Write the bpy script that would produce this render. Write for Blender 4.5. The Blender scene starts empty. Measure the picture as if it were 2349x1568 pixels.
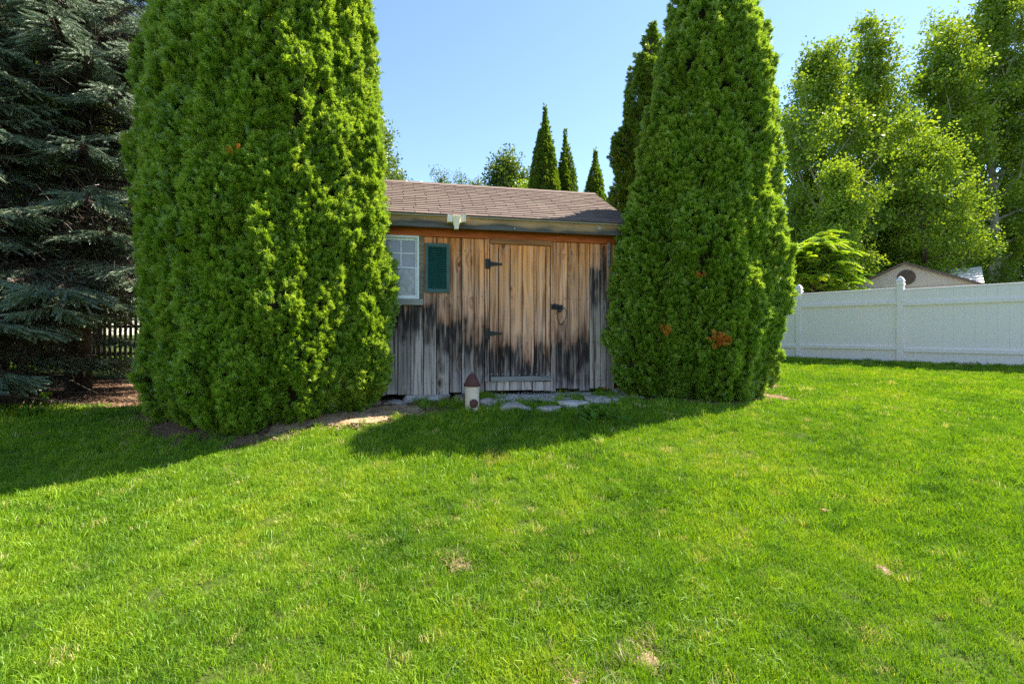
import bpy, bmesh, math, random
import numpy as np
from mathutils import Vector, Matrix, Quaternion

S = bpy.context.scene
COL = S.collection
R = math.radians
rng = np.random.default_rng(7)
random.seed(7)

# ------------------------------------------------------------------ camera, sky, sun, exposure
CAM_H = 1.45
cd = bpy.data.cameras.new('camera')
cd.sensor_width = 36.0
cd.lens = 17.0
cd.shift_y = -19.0 / 2349.0
cd.clip_start = 0.05
cd.clip_end = 2000
cam = bpy.data.objects.new('camera', cd)
cam.location = (0, 0, CAM_H)
cam.rotation_euler = (R(90), 0, 0)
COL.objects.link(cam)
S.camera = cam

SUN_EL, SUN_AZ = 54.0, 27.0            # azimuth counted from +X towards +Y
sdir = Vector((math.cos(R(SUN_EL)) * math.cos(R(SUN_AZ)), math.cos(R(SUN_EL)) * math.sin(R(SUN_AZ)), math.sin(R(SUN_EL))))
w = bpy.data.worlds.new('World')
S.world = w
w.use_nodes = True
wn = w.node_tree
wn.nodes.clear()
sky = wn.nodes.new('ShaderNodeTexSky')
sky.sky_type = 'NISHITA'
sky.sun_disc = False
sky.sun_elevation = R(SUN_EL)
sky.sun_rotation = R(90.0 - SUN_AZ)
sky.altitude = 100
sky.air_density = 1.0
sky.dust_density = 0.15
sky.ozone_density = 3.0
bg = wn.nodes.new('ShaderNodeBackground')
bg.inputs['Strength'].default_value = 0.075
wo = wn.nodes.new('ShaderNodeOutputWorld')
wn.links.new(sky.outputs[0], bg.inputs['Color'])
wn.links.new(bg.outputs[0], wo.inputs['Surface'])

ld = bpy.data.lights.new('sun', 'SUN')
ld.energy = 3.9
ld.angle = R(0.5)
ld.color = (1.0, 0.92, 0.78)
sun = bpy.data.objects.new('sun', ld)
sun.rotation_euler = sdir.to_track_quat('Z', 'Y').to_euler()
sun.location = (8, 4, 12)
COL.objects.link(sun)

S.view_settings.view_transform = 'Standard'
S.view_settings.look = 'None'
S.view_settings.exposure = 2.0
S.view_settings.gamma = 1.0
S.view_settings.use_curve_mapping = False
S.render.engine = 'CYCLES'
S.cycles.max_bounces = 8
S.cycles.diffuse_bounces = 5
S.cycles.glossy_bounces = 2
S.cycles.transmission_bounces = 4
S.cycles.transparent_max_bounces = 8
S.cycles.caustics_reflective = False
S.cycles.caustics_refractive = False
S.cycles.use_denoising = False
S.cycles.use_adaptive_sampling = False
S.cycles.sample_clamp_indirect = 4.0


# ------------------------------------------------------------------ noise and terrain
def _h(ix, iy, iz, s):
    n = (ix * 374761393 + iy * 668265263 + iz * 2147483647 + s * 1274126177) & 0xFFFFFFFF
    n = ((n ^ (n >> 13)) * 1274126177) & 0xFFFFFFFF
    n = n ^ (n >> 16)
    return (n & 0xFFFF) / 65535.0


def vnoise(x, y, z=0.0, s=0):
    x, y, z = np.broadcast_arrays(np.asarray(x, float), np.asarray(y, float), np.asarray(z, float))
    fx, fy, fz = np.floor(x), np.floor(y), np.floor(z)
    ix, iy, iz = fx.astype(np.int64), fy.astype(np.int64), fz.astype(np.int64)
    tx, ty, tz = x - fx, y - fy, z - fz
    tx, ty, tz = tx * tx * (3 - 2 * tx), ty * ty * (3 - 2 * ty), tz * tz * (3 - 2 * tz)
    r = 0
    for dx in (0, 1):
        for dy in (0, 1):
            for dz in (0, 1):
                wgt = (tx if dx else 1 - tx) * (ty if dy else 1 - ty) * (tz if dz else 1 - tz)
                r = r + wgt * _h(ix + dx, iy + dy, iz + dz, s)
    return r


def sstep(a, b, x):
    t = np.clip((np.asarray(x, float) - a) / (b - a), 0, 1)
    return t * t * (3 - 2 * t)


FN = (0.797, 0.605)                     # normal of the vinyl fence line, FP a point on it
FP = (9.0, 11.2)
_LY = [-80, -6, 0, 2, 3, 4.3, 5.0, 5.4, 6, 7, 10, 14, 40, 400]
_LZ = [-.6, -.15, 0, .05, .14, .30, .44, .53, .60, .63, .70, .76, .8, .8]
_RP = [-400, -30, 0, 1.2, 3, 5, 7, 10, 12, 14, 20, 100]
_RZ = [.8, .85, .785, .685, .60, .52, .42, .2, .06, 0, -.1, -.6]


def gz(x, y):
    x = np.asarray(x, float)
    y = np.asarray(y, float)
    zl = np.interp(y, _LY, _LZ)
    p = (FP[0] - x) * FN[0] + (FP[1] - y) * FN[1]
    zr = np.interp(p, _RP, _RZ)
    wgt = sstep(2.8, 6.2, x)
    z = zl * (1 - wgt) + zr * wgt
    z = z - 0.13 * sstep(2.2, 5.0, -x) * sstep(1.0, 3.0, y) * (1 - sstep(9, 14, y))
    z = z + (vnoise(x * .9, y * .9, 0, 3) - .5) * .035 + (vnoise(x * 3.1, y * 3.1, 0, 4) - .5) * .012
    return z


def gp(u, v):
    """ground point under photograph pixel (2349 px wide scale)"""
    d = 1.5
    while d < 60:
        x = (u - 1174.5) / 1109 * d
        z = CAM_H - (v - 765) / 1109 * d
        if z <= float(gz(x, d)):
            break
        d += 0.01
    return x, d, float(gz(x, d))


# ------------------------------------------------------------------ scene helpers
def link(o, parent=None):
    COL.objects.link(o)
    if parent is not None:
        o.parent = parent
    return o


def tag(o, label=None, cat=None, group=None, kind=None):
    if label: o['label'] = label
    if cat: o['category'] = cat
    if group: o['group'] = group
    if kind: o['kind'] = kind
    return o


def thing(name, loc, label, cat, group=None, rotz=0):
    o = bpy.data.objects.new(name, None)
    o.empty_display_size = .2
    o.location = loc
    o.rotation_euler = (0, 0, rotz)
    link(o)
    return tag(o, label, cat, group)


class MB:
    def __init__(self):
        self.v, self.f = [], []

    def add(self, vs, fs):
        n = len(self.v)
        self.v.extend([tuple(p) for p in vs])
        self.f.extend([tuple(i + n for i in f) for f in fs])
        return self

    def box(self, x0, x1, y0, y1, z0, z1, m=None):
        vs = [(x, y, z) for z in (z0, z1) for y in (y0, y1) for x in (x0, x1)]
        if m is not None:
            vs = [tuple(m @ Vector(p)) for p in vs]
        return self.add(vs, [(0, 2, 3, 1), (4, 5, 7, 6), (0, 1, 5, 4), (2, 6, 7, 3), (0, 4, 6, 2), (1, 3, 7, 5)])

    def tube(self, pts, rad, n=8, cap=True):
        pts = [Vector(p) for p in pts]
        rad = list(rad) if hasattr(rad, '__len__') else [rad] * len(pts)
        b = len(self.v)
        prev = None
        for i, p in enumerate(pts):
            t = (pts[min(i + 1, len(pts) - 1)] - pts[max(i - 1, 0)])
            t = t.normalized() if t.length > 1e-9 else Vector((0, 0, 1))
            if prev is None:
                a = t.orthogonal().normalized()
            else:
                a = prev - t * prev.dot(t)
                a = a.normalized() if a.length > 1e-6 else t.orthogonal().normalized()
            prev = a
            c = t.cross(a)
            for k in range(n):
                q = 2 * math.pi * k / n
                self.v.append(tuple(p + (a * math.cos(q) + c * math.sin(q)) * rad[i]))
        for i in range(len(pts) - 1):
            for k in range(n):
                k2 = (k + 1) % n
                self.f.append((b + i * n + k, b + i * n + k2, b + (i + 1) * n + k2, b + (i + 1) * n + k))
        if cap:
            self.f.append(tuple(b + k for k in range(n))[::-1])
            self.f.append(tuple(b + (len(pts) - 1) * n + k for k in range(n)))
        return self

    def lathe(self, prof, n=20, m=None):
        """prof: list of (r, z) from bottom to top"""
        b = len(self.v)
        for r, z in prof:
            for k in range(n):
                q = 2 * math.pi * k / n
                p = Vector((r * math.cos(q), r * math.sin(q), z))
                self.v.append(tuple(m @ p if m is not None else p))
        for i in range(len(prof) - 1):
            for k in range(n):
                k2 = (k + 1) % n
                self.f.append((b + i * n + k, b + i * n + k2, b + (i + 1) * n + k2, b + (i + 1) * n + k))
        self.f.append(tuple(b + k for k in range(n))[::-1])
        self.f.append(tuple(b + (len(prof) - 1) * n + k for k in range(n)))
        return self

    def mesh(self, name, mat=None, smooth=False, bevel=0.0):
        me = bpy.data.meshes.new(name)
        me.from_pydata(self.v, [], self.f)
        if bevel > 0:
            bm = bmesh.new()
            bm.from_mesh(me)
            bmesh.ops.bevel(bm, geom=list(bm.edges), offset=bevel, segments=1, affect='EDGES')
            bm.to_mesh(me)
            bm.free()
        if mat is not None:
            me.materials.append(mat)
        if smooth:
            me.polygons.foreach_set('use_smooth', [True] * len(me.polygons))
        me.update()
        return me

    def build(self, name, mat, parent=None, smooth=False, bevel=0.0):
        return link(bpy.data.objects.new(name, self.mesh(name, mat, smooth, bevel)), parent)


def np_mesh(name, V, F, mat=None):
    """V (n,3), F (m,k) fast mesh"""
    me = bpy.data.meshes.new(name)
    V = np.asarray(V, np.float32)
    F = np.asarray(F, np.int32)
    me.vertices.add(len(V))
    me.vertices.foreach_set('co', V.ravel())
    me.loops.add(F.size)
    me.loops.foreach_set('vertex_index', F.ravel())
    me.polygons.add(len(F))
    me.polygons.foreach_set('loop_start', np.arange(0, F.size, F.shape[1], dtype=np.int32))
    me.update(calc_edges=True)
    if mat is not None:
        me.materials.append(mat)
    return me


# quaternion batch helpers (w, x, y, z)
def q_from_mats(X, Y, Z):
    m = np.stack([X, Y, Z], axis=2)
    n = len(m)
    q = np.empty((n, 4))
    q[:, 0] = np.sqrt(np.maximum(0, 1 + m[:, 0, 0] + m[:, 1, 1] + m[:, 2, 2])) / 2
    q[:, 1] = np.copysign(np.sqrt(np.maximum(0, 1 + m[:, 0, 0] - m[:, 1, 1] - m[:, 2, 2])) / 2, m[:, 2, 1] - m[:, 1, 2])
    q[:, 2] = np.copysign(np.sqrt(np.maximum(0, 1 - m[:, 0, 0] + m[:, 1, 1] - m[:, 2, 2])) / 2, m[:, 0, 2] - m[:, 2, 0])
    q[:, 3] = np.copysign(np.sqrt(np.maximum(0, 1 - m[:, 0, 0] - m[:, 1, 1] + m[:, 2, 2])) / 2, m[:, 1, 0] - m[:, 0, 1])
    return q / np.maximum(np.linalg.norm(q, axis=1, keepdims=True), 1e-9)


def nrm(v):
    return v / np.maximum(np.linalg.norm(v, axis=-1, keepdims=True), 1e-9)


def q_axis(Z, up=None, spin=None):
    """orientations whose local +Z points along Z; local X is kept close to horizontal/`up`, turned by spin"""
    Z = nrm(np.asarray(Z, float))
    ref = np.tile(np.array([0, 0, 1.0]), (len(Z), 1)) if up is None else np.asarray(up, float)
    bad = np.abs((Z * ref).sum(1)) > .98
    ref = np.where(bad[:, None], np.array([1.0, 0, 0]), ref)
    X = nrm(np.cross(ref, Z))
    Y = np.cross(Z, X)
    if spin is not None:
        c, s = np.cos(spin)[:, None], np.sin(spin)[:, None]
        X, Y = X * c + Y * s, -X * s + Y * c
    return q_from_mats(X, Y, Z)


_groups = {}


def scatter(name, P, Q, SC, variants, parent=None, loc=(0, 0, 0)):
    """one object whose geometry nodes copy the variant meshes onto the points"""
    key = tuple(o.name for o in variants)
    if key not in _groups:
        ng = bpy.data.node_groups.new('scatter', 'GeometryNodeTree')
        ng.interface.new_socket('Geometry', in_out='INPUT', socket_type='NodeSocketGeometry')
        ng.interface.new_socket('Geometry', in_out='OUTPUT', socket_type='NodeSocketGeometry')
        N, L = ng.nodes, ng.links
        gi, go = N.new('NodeGroupInput'), N.new('NodeGroupOutput')
        g2i = N.new('GeometryNodeGeometryToInstance')
        for o in variants:
            oi = N.new('GeometryNodeObjectInfo')
            oi.inputs['Object'].default_value = o
            oi.inputs['As Instance'].default_value = False
            L.new(oi.outputs['Geometry'], g2i.inputs[0])
        iop = N.new('GeometryNodeInstanceOnPoints')
        iop.inputs['Pick Instance'].default_value = True

        def na(n, t):
            x = N.new('GeometryNodeInputNamedAttribute')
            x.data_type = t
            x.inputs[0].default_value = n
            return x.outputs[0]
        L.new(gi.outputs[0], iop.inputs['Points'])
        L.new(g2i.outputs[0], iop.inputs['Instance'])
        L.new(na('idx', 'INT'), iop.inputs['Instance Index'])
        L.new(na('rot', 'QUATERNION'), iop.inputs['Rotation'])
        L.new(na('scl', 'FLOAT'), iop.inputs['Scale'])
        L.new(iop.outputs[0], go.inputs[0])
        _groups[key] = ng
    me = bpy.data.meshes.new(name)
    P = np.asarray(P, np.float32) - np.asarray(loc, np.float32)
    n = len(P)
    me.vertices.add(n)
    me.vertices.foreach_set('co', P.ravel())
    a = me.attributes.new('rot', 'QUATERNION', 'POINT')
    a.data.foreach_set('value', np.asarray(Q, np.float32).ravel())
    a = me.attributes.new('scl', 'FLOAT', 'POINT')
    a.data.foreach_set('value', np.broadcast_to(np.asarray(SC, np.float32), (n,)).copy())
    a = me.attributes.new('idx', 'INT', 'POINT')
    a.data.foreach_set('value', rng.integers(0, len(variants), n).astype(np.int32))
    o = bpy.data.objects.new(name, me)
    md = o.modifiers.new('scatter', 'NODES')
    md.node_group = _groups[key]
    if parent is None:
        o.location = loc
    return link(o, parent)


# ------------------------------------------------------------------ materials
class NT:
    def __init__(self, name):
        self.m = bpy.data.materials.new(name)
        self.m.use_nodes = True
        self.t = self.m.node_tree
        self.t.nodes.clear()
        self.out = self.n('ShaderNodeOutputMaterial')

    def n(self, typ, **kw):
        nd = self.t.nodes.new(typ)
        for k, v in kw.items():
            setattr(nd, k, v)
        return nd

    def l(self, a, b):
        self.t.links.new(a, b)

    def setv(self, sock, v):
        if hasattr(v, 'bl_idname') or hasattr(v, 'is_linked'):
            self.l(v, sock)
        else:
            if isinstance(v, tuple) and len(v) == 3 and sock.type == 'RGBA':
                v = (*v, 1)
            sock.default_value = v

    def math(self, op, a, b=None, c=None, clamp=False):
        nd = self.n('ShaderNodeMath', operation=op, use_clamp=clamp)
        self.setv(nd.inputs[0], a)
        if b is not None: self.setv(nd.inputs[1], b)
        if c is not None: self.setv(nd.inputs[2], c)
        return nd.outputs[0]

    def noise(self, vec, scale, detail=3, rough=.55, dist=0.0):
        nd = self.n('ShaderNodeTexNoise')
        self.l(vec, nd.inputs['Vector'])
        nd.inputs['Scale'].default_value = scale
        nd.inputs['Detail'].default_value = detail
        nd.inputs['Roughness'].default_value = rough
        nd.inputs['Distortion'].default_value = dist
        return nd.outputs['Fac']

    def ramp(self, fac, stops, interp='LINEAR'):
        nd = self.n('ShaderNodeValToRGB')
        cr = nd.color_ramp
        cr.interpolation = interp
        while len(cr.elements) < len(stops):
            cr.elements.new(.5)
        for e, (p, c) in zip(cr.elements, stops):
            e.position = p
            e.color = (*c, 1) if len(c) == 3 else c
        self.setv(nd.inputs[0], fac)
        return nd.outputs[0]

    def mix(self, fac, a, b, mode='MIX'):
        nd = self.n('ShaderNodeMix', data_type='RGBA', blend_type=mode)
        self.setv(nd.inputs[0], fac)
        self.setv(nd.inputs[6], a)
        self.setv(nd.inputs[7], b)
        return nd.outputs[2]

    def maprange(self, v, a, b, c=0.0, d=1.0, smooth=True):
        nd = self.n('ShaderNodeMapRange', interpolation_type='SMOOTHSTEP' if smooth else 'LINEAR')
        self.setv(nd.inputs[0], v)
        for i, x in zip((1, 2, 3, 4), (a, b, c, d)):
            nd.inputs[i].default_value = x
        return nd.outputs[0]

    def vmul(self, vec, xyz):
        nd = self.n('ShaderNodeVectorMath', operation='MULTIPLY')
        self.l(vec, nd.inputs[0])
        nd.inputs[1].default_value = xyz
        return nd.outputs[0]

    def vadd(self, a, b):
        nd = self.n('ShaderNodeVectorMath', operation='ADD')
        self.l(a, nd.inputs[0])
        self.setv(nd.inputs[1], b)
        return nd.outputs[0]

    def obj(self):
        return self.n('ShaderNodeTexCoord').outputs['Object']

    def pos(self):
        return self.n('ShaderNodeNewGeometry').outputs['Position']

    def rnd(self):
        return self.n('ShaderNodeObjectInfo').outputs['Random']

    def attr(self, name):
        return self.n('ShaderNodeAttribute', attribute_type='OBJECT', attribute_name=name).outputs['Fac']

    def bump(self, h, strength=.3, dist=.01):
        nd = self.n('ShaderNodeBump')
        nd.inputs['Strength'].default_value = strength
        nd.inputs['Distance'].default_value = dist
        self.l(h, nd.inputs['Height'])
        return nd.outputs[0]

    def pbr(self, color, rough=.7, spec=.3, normal=None, metal=0.0):
        b = self.n('ShaderNodeBsdfPrincipled')
        self.setv(b.inputs['Base Color'], color)
        self.setv(b.inputs['Roughness'], rough)
        b.inputs['Specular IOR Level'].default_value = spec
        b.inputs['Metallic'].default_value = metal
        if normal is not None:
            self.l(normal, b.inputs['Normal'])
        self.l(b.outputs[0], self.out.inputs[0])
        return self.m

    def leaf(self, color, trans_color, tmix=.35, gloss=.06, grough=.45):
        d = self.n('ShaderNodeBsdfDiffuse')
        self.setv(d.inputs[0], color)
        t = self.n('ShaderNodeBsdfTranslucent')
        self.setv(t.inputs[0], trans_color)
        g = self.n('ShaderNodeBsdfGlossy')
        g.inputs['Roughness'].default_value = grough
        g.inputs[0].default_value = (1, 1, 1, 1)
        m1 = self.n('ShaderNodeMixShader')
        m1.inputs[0].default_value = tmix
        self.l(d.outputs[0], m1.inputs[1])
        self.l(t.outputs[0], m1.inputs[2])
        m2 = self.n('ShaderNodeMixShader')
        m2.inputs[0].default_value = gloss
        self.l(m1.outputs[0], m2.inputs[1])
        self.l(g.outputs[0], m2.inputs[2])
        self.l(m2.outputs[0], self.out.inputs[0])
        return self.m


def simple(name, color, rough=.6, spec=.3, nscale=0, namt=.15, bump=0.0, metal=0.0):
    t = NT(name)
    c = color
    nb = None
    if nscale:
        co = t.obj()
        f = t.noise(co, nscale, 4)
        c = t.mix(f, tuple(x * (1 - namt) for x in color), tuple(min(1, x * (1 + namt)) for x in color))
        if bump:
            nb = t.bump(t.noise(co, nscale * 3, 3), bump, .004)
    return t.pbr(c, rough, spec, nb, metal)


def leaf_mat(name, dark, mid, light, tmix=.35, scale=2.0, gloss=.06, tgain=(1.3, 1.25, .5), rare=None, grough=.45):
    t = NT(name)
    p = t.pos()
    f = t.noise(p, scale, 3, .6)
    r = t.rnd()
    k = t.math('ADD', t.math('MULTIPLY', f, .75), t.math('MULTIPLY', r, .45))
    stops = [(.28, dark), (.56, mid), (.85, light)]
    c = t.ramp(k, stops)
    if rare is not None:
        c = t.mix(t.math('GREATER_THAN', r, 1 - rare[0]), c, rare[1])
    tc = t.mix(1.0, c, (*tgain, 1), 'MULTIPLY')
    return t.leaf(c, tc, tmix, gloss, grough)


def wood_mat():
    """weathered vertical boards: 'wear' is the height on the board where the black rain-splash line sits"""
    t = NT('weathered_pine')
    co = t.obj()
    sep = t.n('ShaderNodeSeparateXYZ')
    t.l(co, sep.inputs[0])
    seed = t.attr('seed')
    wear = t.attr('wear')
    comb = t.n('ShaderNodeCombineXYZ')
    t.l(t.math('MULTIPLY', seed, 7.3), comb.inputs[0])
    t.l(t.math('MULTIPLY', seed, 3.1), comb.inputs[2])
    c2 = t.vadd(co, comb.outputs[0])
    # knots
    kv = t.vmul(c2, (6.5, 0, 3.4))
    vo = t.n('ShaderNodeTexVoronoi')
    vo.inputs['Scale'].default_value = 1.0
    vo.inputs['Randomness'].default_value = 1.0
    t.l(kv, vo.inputs['Vector'])
    kd = vo.outputs['Distance']
    ksel = t.n('ShaderNodeSeparateColor')
    t.l(vo.outputs['Color'], ksel.inputs[0])
    kon = t.math('GREATER_THAN', ksel.outputs[0], .60)
    knot = t.math('MULTIPLY', t.maprange(kd, .08, .19, 1, 0), kon)
    halo = t.math('MULTIPLY', t.maprange(kd, .10, .50, 1, 0), kon)
    # grain, bent round the knots
    gv = t.vmul(c2, (1, 1, .022))
    gn = t.noise(gv, 46, 5, .72, .12)
    bend = t.noise(t.vmul(c2, (1, 1, .16)), 6, 2, .5, .8)
    ringin = t.math('ADD', t.math('ADD', t.math('MULTIPLY', sep.outputs[0], 55), t.math('MULTIPLY', bend, 12)), t.math('MULTIPLY', halo, 6))
    ring = t.math('ADD', t.math('MULTIPLY', t.math('SINE', ringin), .5), .5)
    grain = t.math('ADD', t.math('MULTIPLY', gn, .86), t.math('MULTIPLY', ring, .14))
    # weathering height
    wn1 = t.noise(t.vmul(c2, (1, 1, .14)), 15, 4, .65)
    wn2 = t.noise(c2, 3.0, 3, .5)
    tt = t.math('SUBTRACT', sep.outputs[2], wear)
    tt = t.math('ADD', tt, t.math('MULTIPLY', t.math('SUBTRACT', wn1, .5), .58))
    tt = t.math('ADD', tt, t.math('MULTIPLY', t.math('SUBTRACT', wn2, .5), .75))
    tt = t.math('ADD', tt, t.math('MULTIPLY', t.math('SUBTRACT', t.noise(t.vmul(c2, (1, 1, .03)), 60, 2, .5), .5), .45))
    f = t.maprange(tt, -.8, 1.2, 0, 1, False)
    c = t.ramp(f, [(0, (.46, .40, .36)), (.15, (.36, .31, .29)), (.27, (.062, .053, .055)), (.42, (.038, .030, .028)),
                   (.475, (.30, .155, .10)), (.58, (.68, .365, .235)), (.76, (.82, .405, .215)), (1, (.86, .39, .16))])
    top = t.maprange(t.math('ADD', sep.outputs[2], t.math('MULTIPLY', wn2, .5)), 1.72, 2.25, 0, .85)
    onwood = t.maprange(tt, .02, .3, 0, 1)
    c = t.mix(t.math('MULTIPLY', top, onwood), c, (.90, .32, .09))
    # grey bleached streaks higher up
    st = t.noise(t.vmul(c2, (1, 1, .07)), 30, 3, .6)
    c = t.mix(t.maprange(st, .46, .66, 0, .8), c, t.mix(.6, c, (.60, .43, .35)))
    sk = t.noise(t.vmul(c2, (1, 1, .035)), 22, 3, .6)
    c = t.mix(t.maprange(sk, .50, .66, 0, .72), c, t.mix(1.0, c, (.30, .25, .235), 'MULTIPLY'))
    per = t.math('ADD', .72, t.math('MULTIPLY', t.attr('tone'), .55))
    c = t.mix(1.0, c, t.ramp(grain, [(.30, (.22, .18, .165)), (.46, (.82, .80, .79)), (.72, (1.30, 1.29, 1.28))]), 'MULTIPLY')
    hc = t.mix(t.math('MULTIPLY', halo, .42), c, t.mix(1.0, c, (.62, .46, .34), 'MULTIPLY'))
    c = t.mix(t.math('MULTIPLY', knot, .85), hc, (.045, .022, .012))
    vm = t.n('ShaderNodeVectorMath', operation='SCALE')
    t.l(c, vm.inputs[0])
    t.l(per, vm.inputs['Scale'])
    return t.pbr(vm.outputs[0], .85, .15, t.bump(grain, .35, .006))


def wood_h(name, stops, grain_amt=.5, vscale=1.0, z0=0, z1=1):
    """horizontal boards; stops run over the board's height z0..z1 with noise"""
    t = NT(name)
    co = t.obj()
    sep = t.n('ShaderNodeSeparateXYZ')
    t.l(co, sep.inputs[0])
    n1 = t.noise(t.vmul(co, (.10, 1, 1)), 30, 4, .6, .3)
    n2 = t.noise(t.vmul(co, (.3, 1, 1)), 5 * vscale, 3, .6)
    f = t.math('ADD', t.maprange(sep.outputs[2], z0, z1, 0, 1, False), t.math('MULTIPLY', t.math('SUBTRACT', n2, .5), 1.3))
    c = t.ramp(f, stops)
    g = t.ramp(n1, [(.25, (1 - grain_amt,) * 3), (.55, (1, 1, 1)), (.8, (1.15, 1.15, 1.15))])
    c = t.mix(1.0, c, g, 'MULTIPLY')
    return t.pbr(c, .85, .15, t.bump(n1, .4, .006))


M = {}
M['pine'] = wood_mat()
M['fascia'] = wood_h('fascia_wood', [(.0, (.15, .14, .13)), (.36, (.11, .10, .09)), (.56, (.34, .22, .12)), (1, (.66, .37, .17))], .55, 1, 2.03, 2.21)
M['beam'] = wood_h('beam_wood', [(0, (.66, .17, .055)), (.5, (.54, .13, .045)), (1, (.36, .09, .035))], .45, 1, 1.93, 2.1)
M['greytrim'] = wood_h('grey_trim_wood', [(0, (.10, .098, .095)), (1, (.30, .22, .15))], .5, 1, .8, 2.0)
M['sillwood'] = wood_h('sill_wood', [(0, (.24, .23, .22)), (1, (.31, .295, .27))], .5, 1, 0, .5)
M['headwood'] = wood_h('head_wood', [(0, (.50, .24, .11)), (1, (.40, .165, .07))], .5, 1, 1.7, 2.0)
M['dark'] = simple('dark_gap', (.012, .010, .009), .95, .05)
M['blackiron'] = simple('black_iron', (.018, .017, .017), .55, .4, 40, .4, .3)
M['steel'] = simple('nail_steel', (.42, .42, .43), .4, .5, metal=.6)


def shingle_mat():
    t = NT('asphalt_shingle')
    co = t.pos()
    g = t.noise(co, 260, 2, .7)
    b = t.noise(co, 3.0, 3)
    r = t.rnd()
    c = t.ramp(t.math('ADD', t.math('MULTIPLY', b, .5), t.math('MULTIPLY', r, .5)), [(.2, (.145, .104, .090)), (.5, (.176, .136, .119)), (.8, (.215, .160, .138))])
    c = t.mix(1.0, c, t.ramp(g, [(.3, (.68, .68, .68)), (.7, (1.22, 1.2, 1.18))]), 'MULTIPLY')
    return t.pbr(c, .95, .12, t.bump(g, .3, .004))


M['shingle'] = shingle_mat()
M['drip'] = simple('drip_edge', (.30, .25, .15), .6, .3, 20, .2)
M['cream'] = simple('cream_plastic', (.88, .76, .60), .45, .4, 12, .10)
M['vinylwin'] = simple('white_window_vinyl', (.78, .79, .80), .4, .4, 8, .06)
M['teal'] = simple('dark_green_shutter_paint', (.020, .098, .080), .5, .35, 14, .3, .15)
M['tealdark'] = simple('faded_shutter_frame_paint', (.06, .12, .115), .6, .3, 9, .35, .2)


def grass_mat():
    t = NT('grass_blades')
    p = t.pos()
    a = t.noise(p, .75, 3, .6)
    b = t.noise(p, 3.2, 3, .6)
    r = t.rnd()
    k = t.math('ADD', t.math('ADD', t.math('MULTIPLY', a, .62), t.math('MULTIPLY', b, .38)), t.math('MULTIPLY', t.math('SUBTRACT', r, .5), .22))
    c = t.ramp(k, [(.28, (.070, .155, .014)), (.43, (.150, .290, .013)), (.57, (.240, .375, .016)), (.71, (.35, .42, .034))])
    # dry yellow patches
    d = t.noise(p, 1.15, 4, .65)
    c = t.mix(t.maprange(d, .63, .76, 0, .6), c, (.54, .45, .09))
    c = t.mix(t.math('GREATER_THAN', r, .975), c, (.52, .46, .18))
    tc = t.mix(1.0, c, (1.25, 1.25, .45, 1), 'MULTIPLY')
    return t.leaf(c, tc, .36, .018, .45)


M['grass'] = grass_mat()
M['weedgrass'] = leaf_mat('crabgrass_blades', (.09, .19, .03), (.15, .26, .05), (.24, .34, .10), .3, 3, .01)
M['drygrass'] = leaf_mat('dry_grass_blades', (.18, .15, .06), (.32, .27, .12), (.45, .38, .18), .3, 3, .02, (1.1, 1, .7))


def ground_mat():
    t = NT('lawn_soil')
    p = t.pos()
    a = t.noise(p, 1.0, 4, .6)
    b = t.noise(p, 30, 3, .6)
    c = t.ramp(t.math('ADD', t.math('MULTIPLY', a, .5), t.math('MULTIPLY', b, .5)), [(.3, (.025, .042, .008)), (.5, (.055, .085, .014)), (.7, (.13, .13, .04))])
    return t.pbr(c, .95, .1, t.bump(b, .6, .02))


M['ground'] = ground_mat()


def mulch_mat(name, stops):
    t = NT(name)
    p = t.pos()
    b = t.noise(p, 55, 4, .7, .6)
    a = t.noise(p, 4, 3)
    c = t.ramp(t.math('ADD', t.math('MULTIPLY', a, .35), t.math('MULTIPLY', b, .65)), stops)
    return t.pbr(c, .95, .1, t.bump(b, .8, .02))


M['mulch'] = mulch_mat('bark_mulch', [(.3, (.08, .045, .028)), (.5, (.20, .115, .07)), (.7, (.36, .235, .14))])
M['chips'] = mulch_mat('wood_chips', [(.3, (.22, .13, .075)), (.5, (.44, .29, .17)), (.7, (.60, .44, .28))])
M['gravelbed'] = mulch_mat('gravel_bed', [(.3, (.17, .155, .135)), (.5, (.34, .315, .28)), (.7, (.50, .47, .43))])


def stone_mat(name, lo, mid, hi):
    t = NT(name)
    p = t.pos()
    a = t.noise(p, 7, 4, .65)
    b = t.noise(p, 42, 4, .65)
    c = t.ramp(t.math('ADD', t.math('MULTIPLY', a, .6), t.math('MULTIPLY', b, .4)), [(.33, lo), (.5, mid), (.68, hi)])
    return t.pbr(c, .9, .2, t.bump(b, .5, .012))


M['stone'] = stone_mat('grey_fieldstone', (.17, .15, .125), (.38, .335, .29), (.60, .54, .48))
M['stonedark'] = stone_mat('dark_fieldstone', (.05, .045, .04), (.12, .105, .09), (.20, .19, .17))
M['stonelight'] = stone_mat('pale_flagstone', (.36, .325, .29), (.56, .50, .45), (.70, .64, .58))
M['redstone'] = stone_mat('reddish_stone', (.18, .12, .10), (.28, .20, .17), (.36, .28, .25))
M['pebble'] = stone_mat('gravel_pebbles', (.22, .19, .16), (.48, .42, .36), (.72, .65, .58))
M['bark'] = stone_mat('brown_bark', (.045, .032, .024), (.11, .082, .062), (.18, .145, .115))
M['paleb'] = stone_mat('pale_aspen_bark', (.16, .15, .12), (.36, .34, .29), (.50, .48, .42))
M['core'] = stone_mat('inner_arborvitae_twigs', (.020, .018, .008), (.045, .038, .016), (.07, .06, .028))

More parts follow.
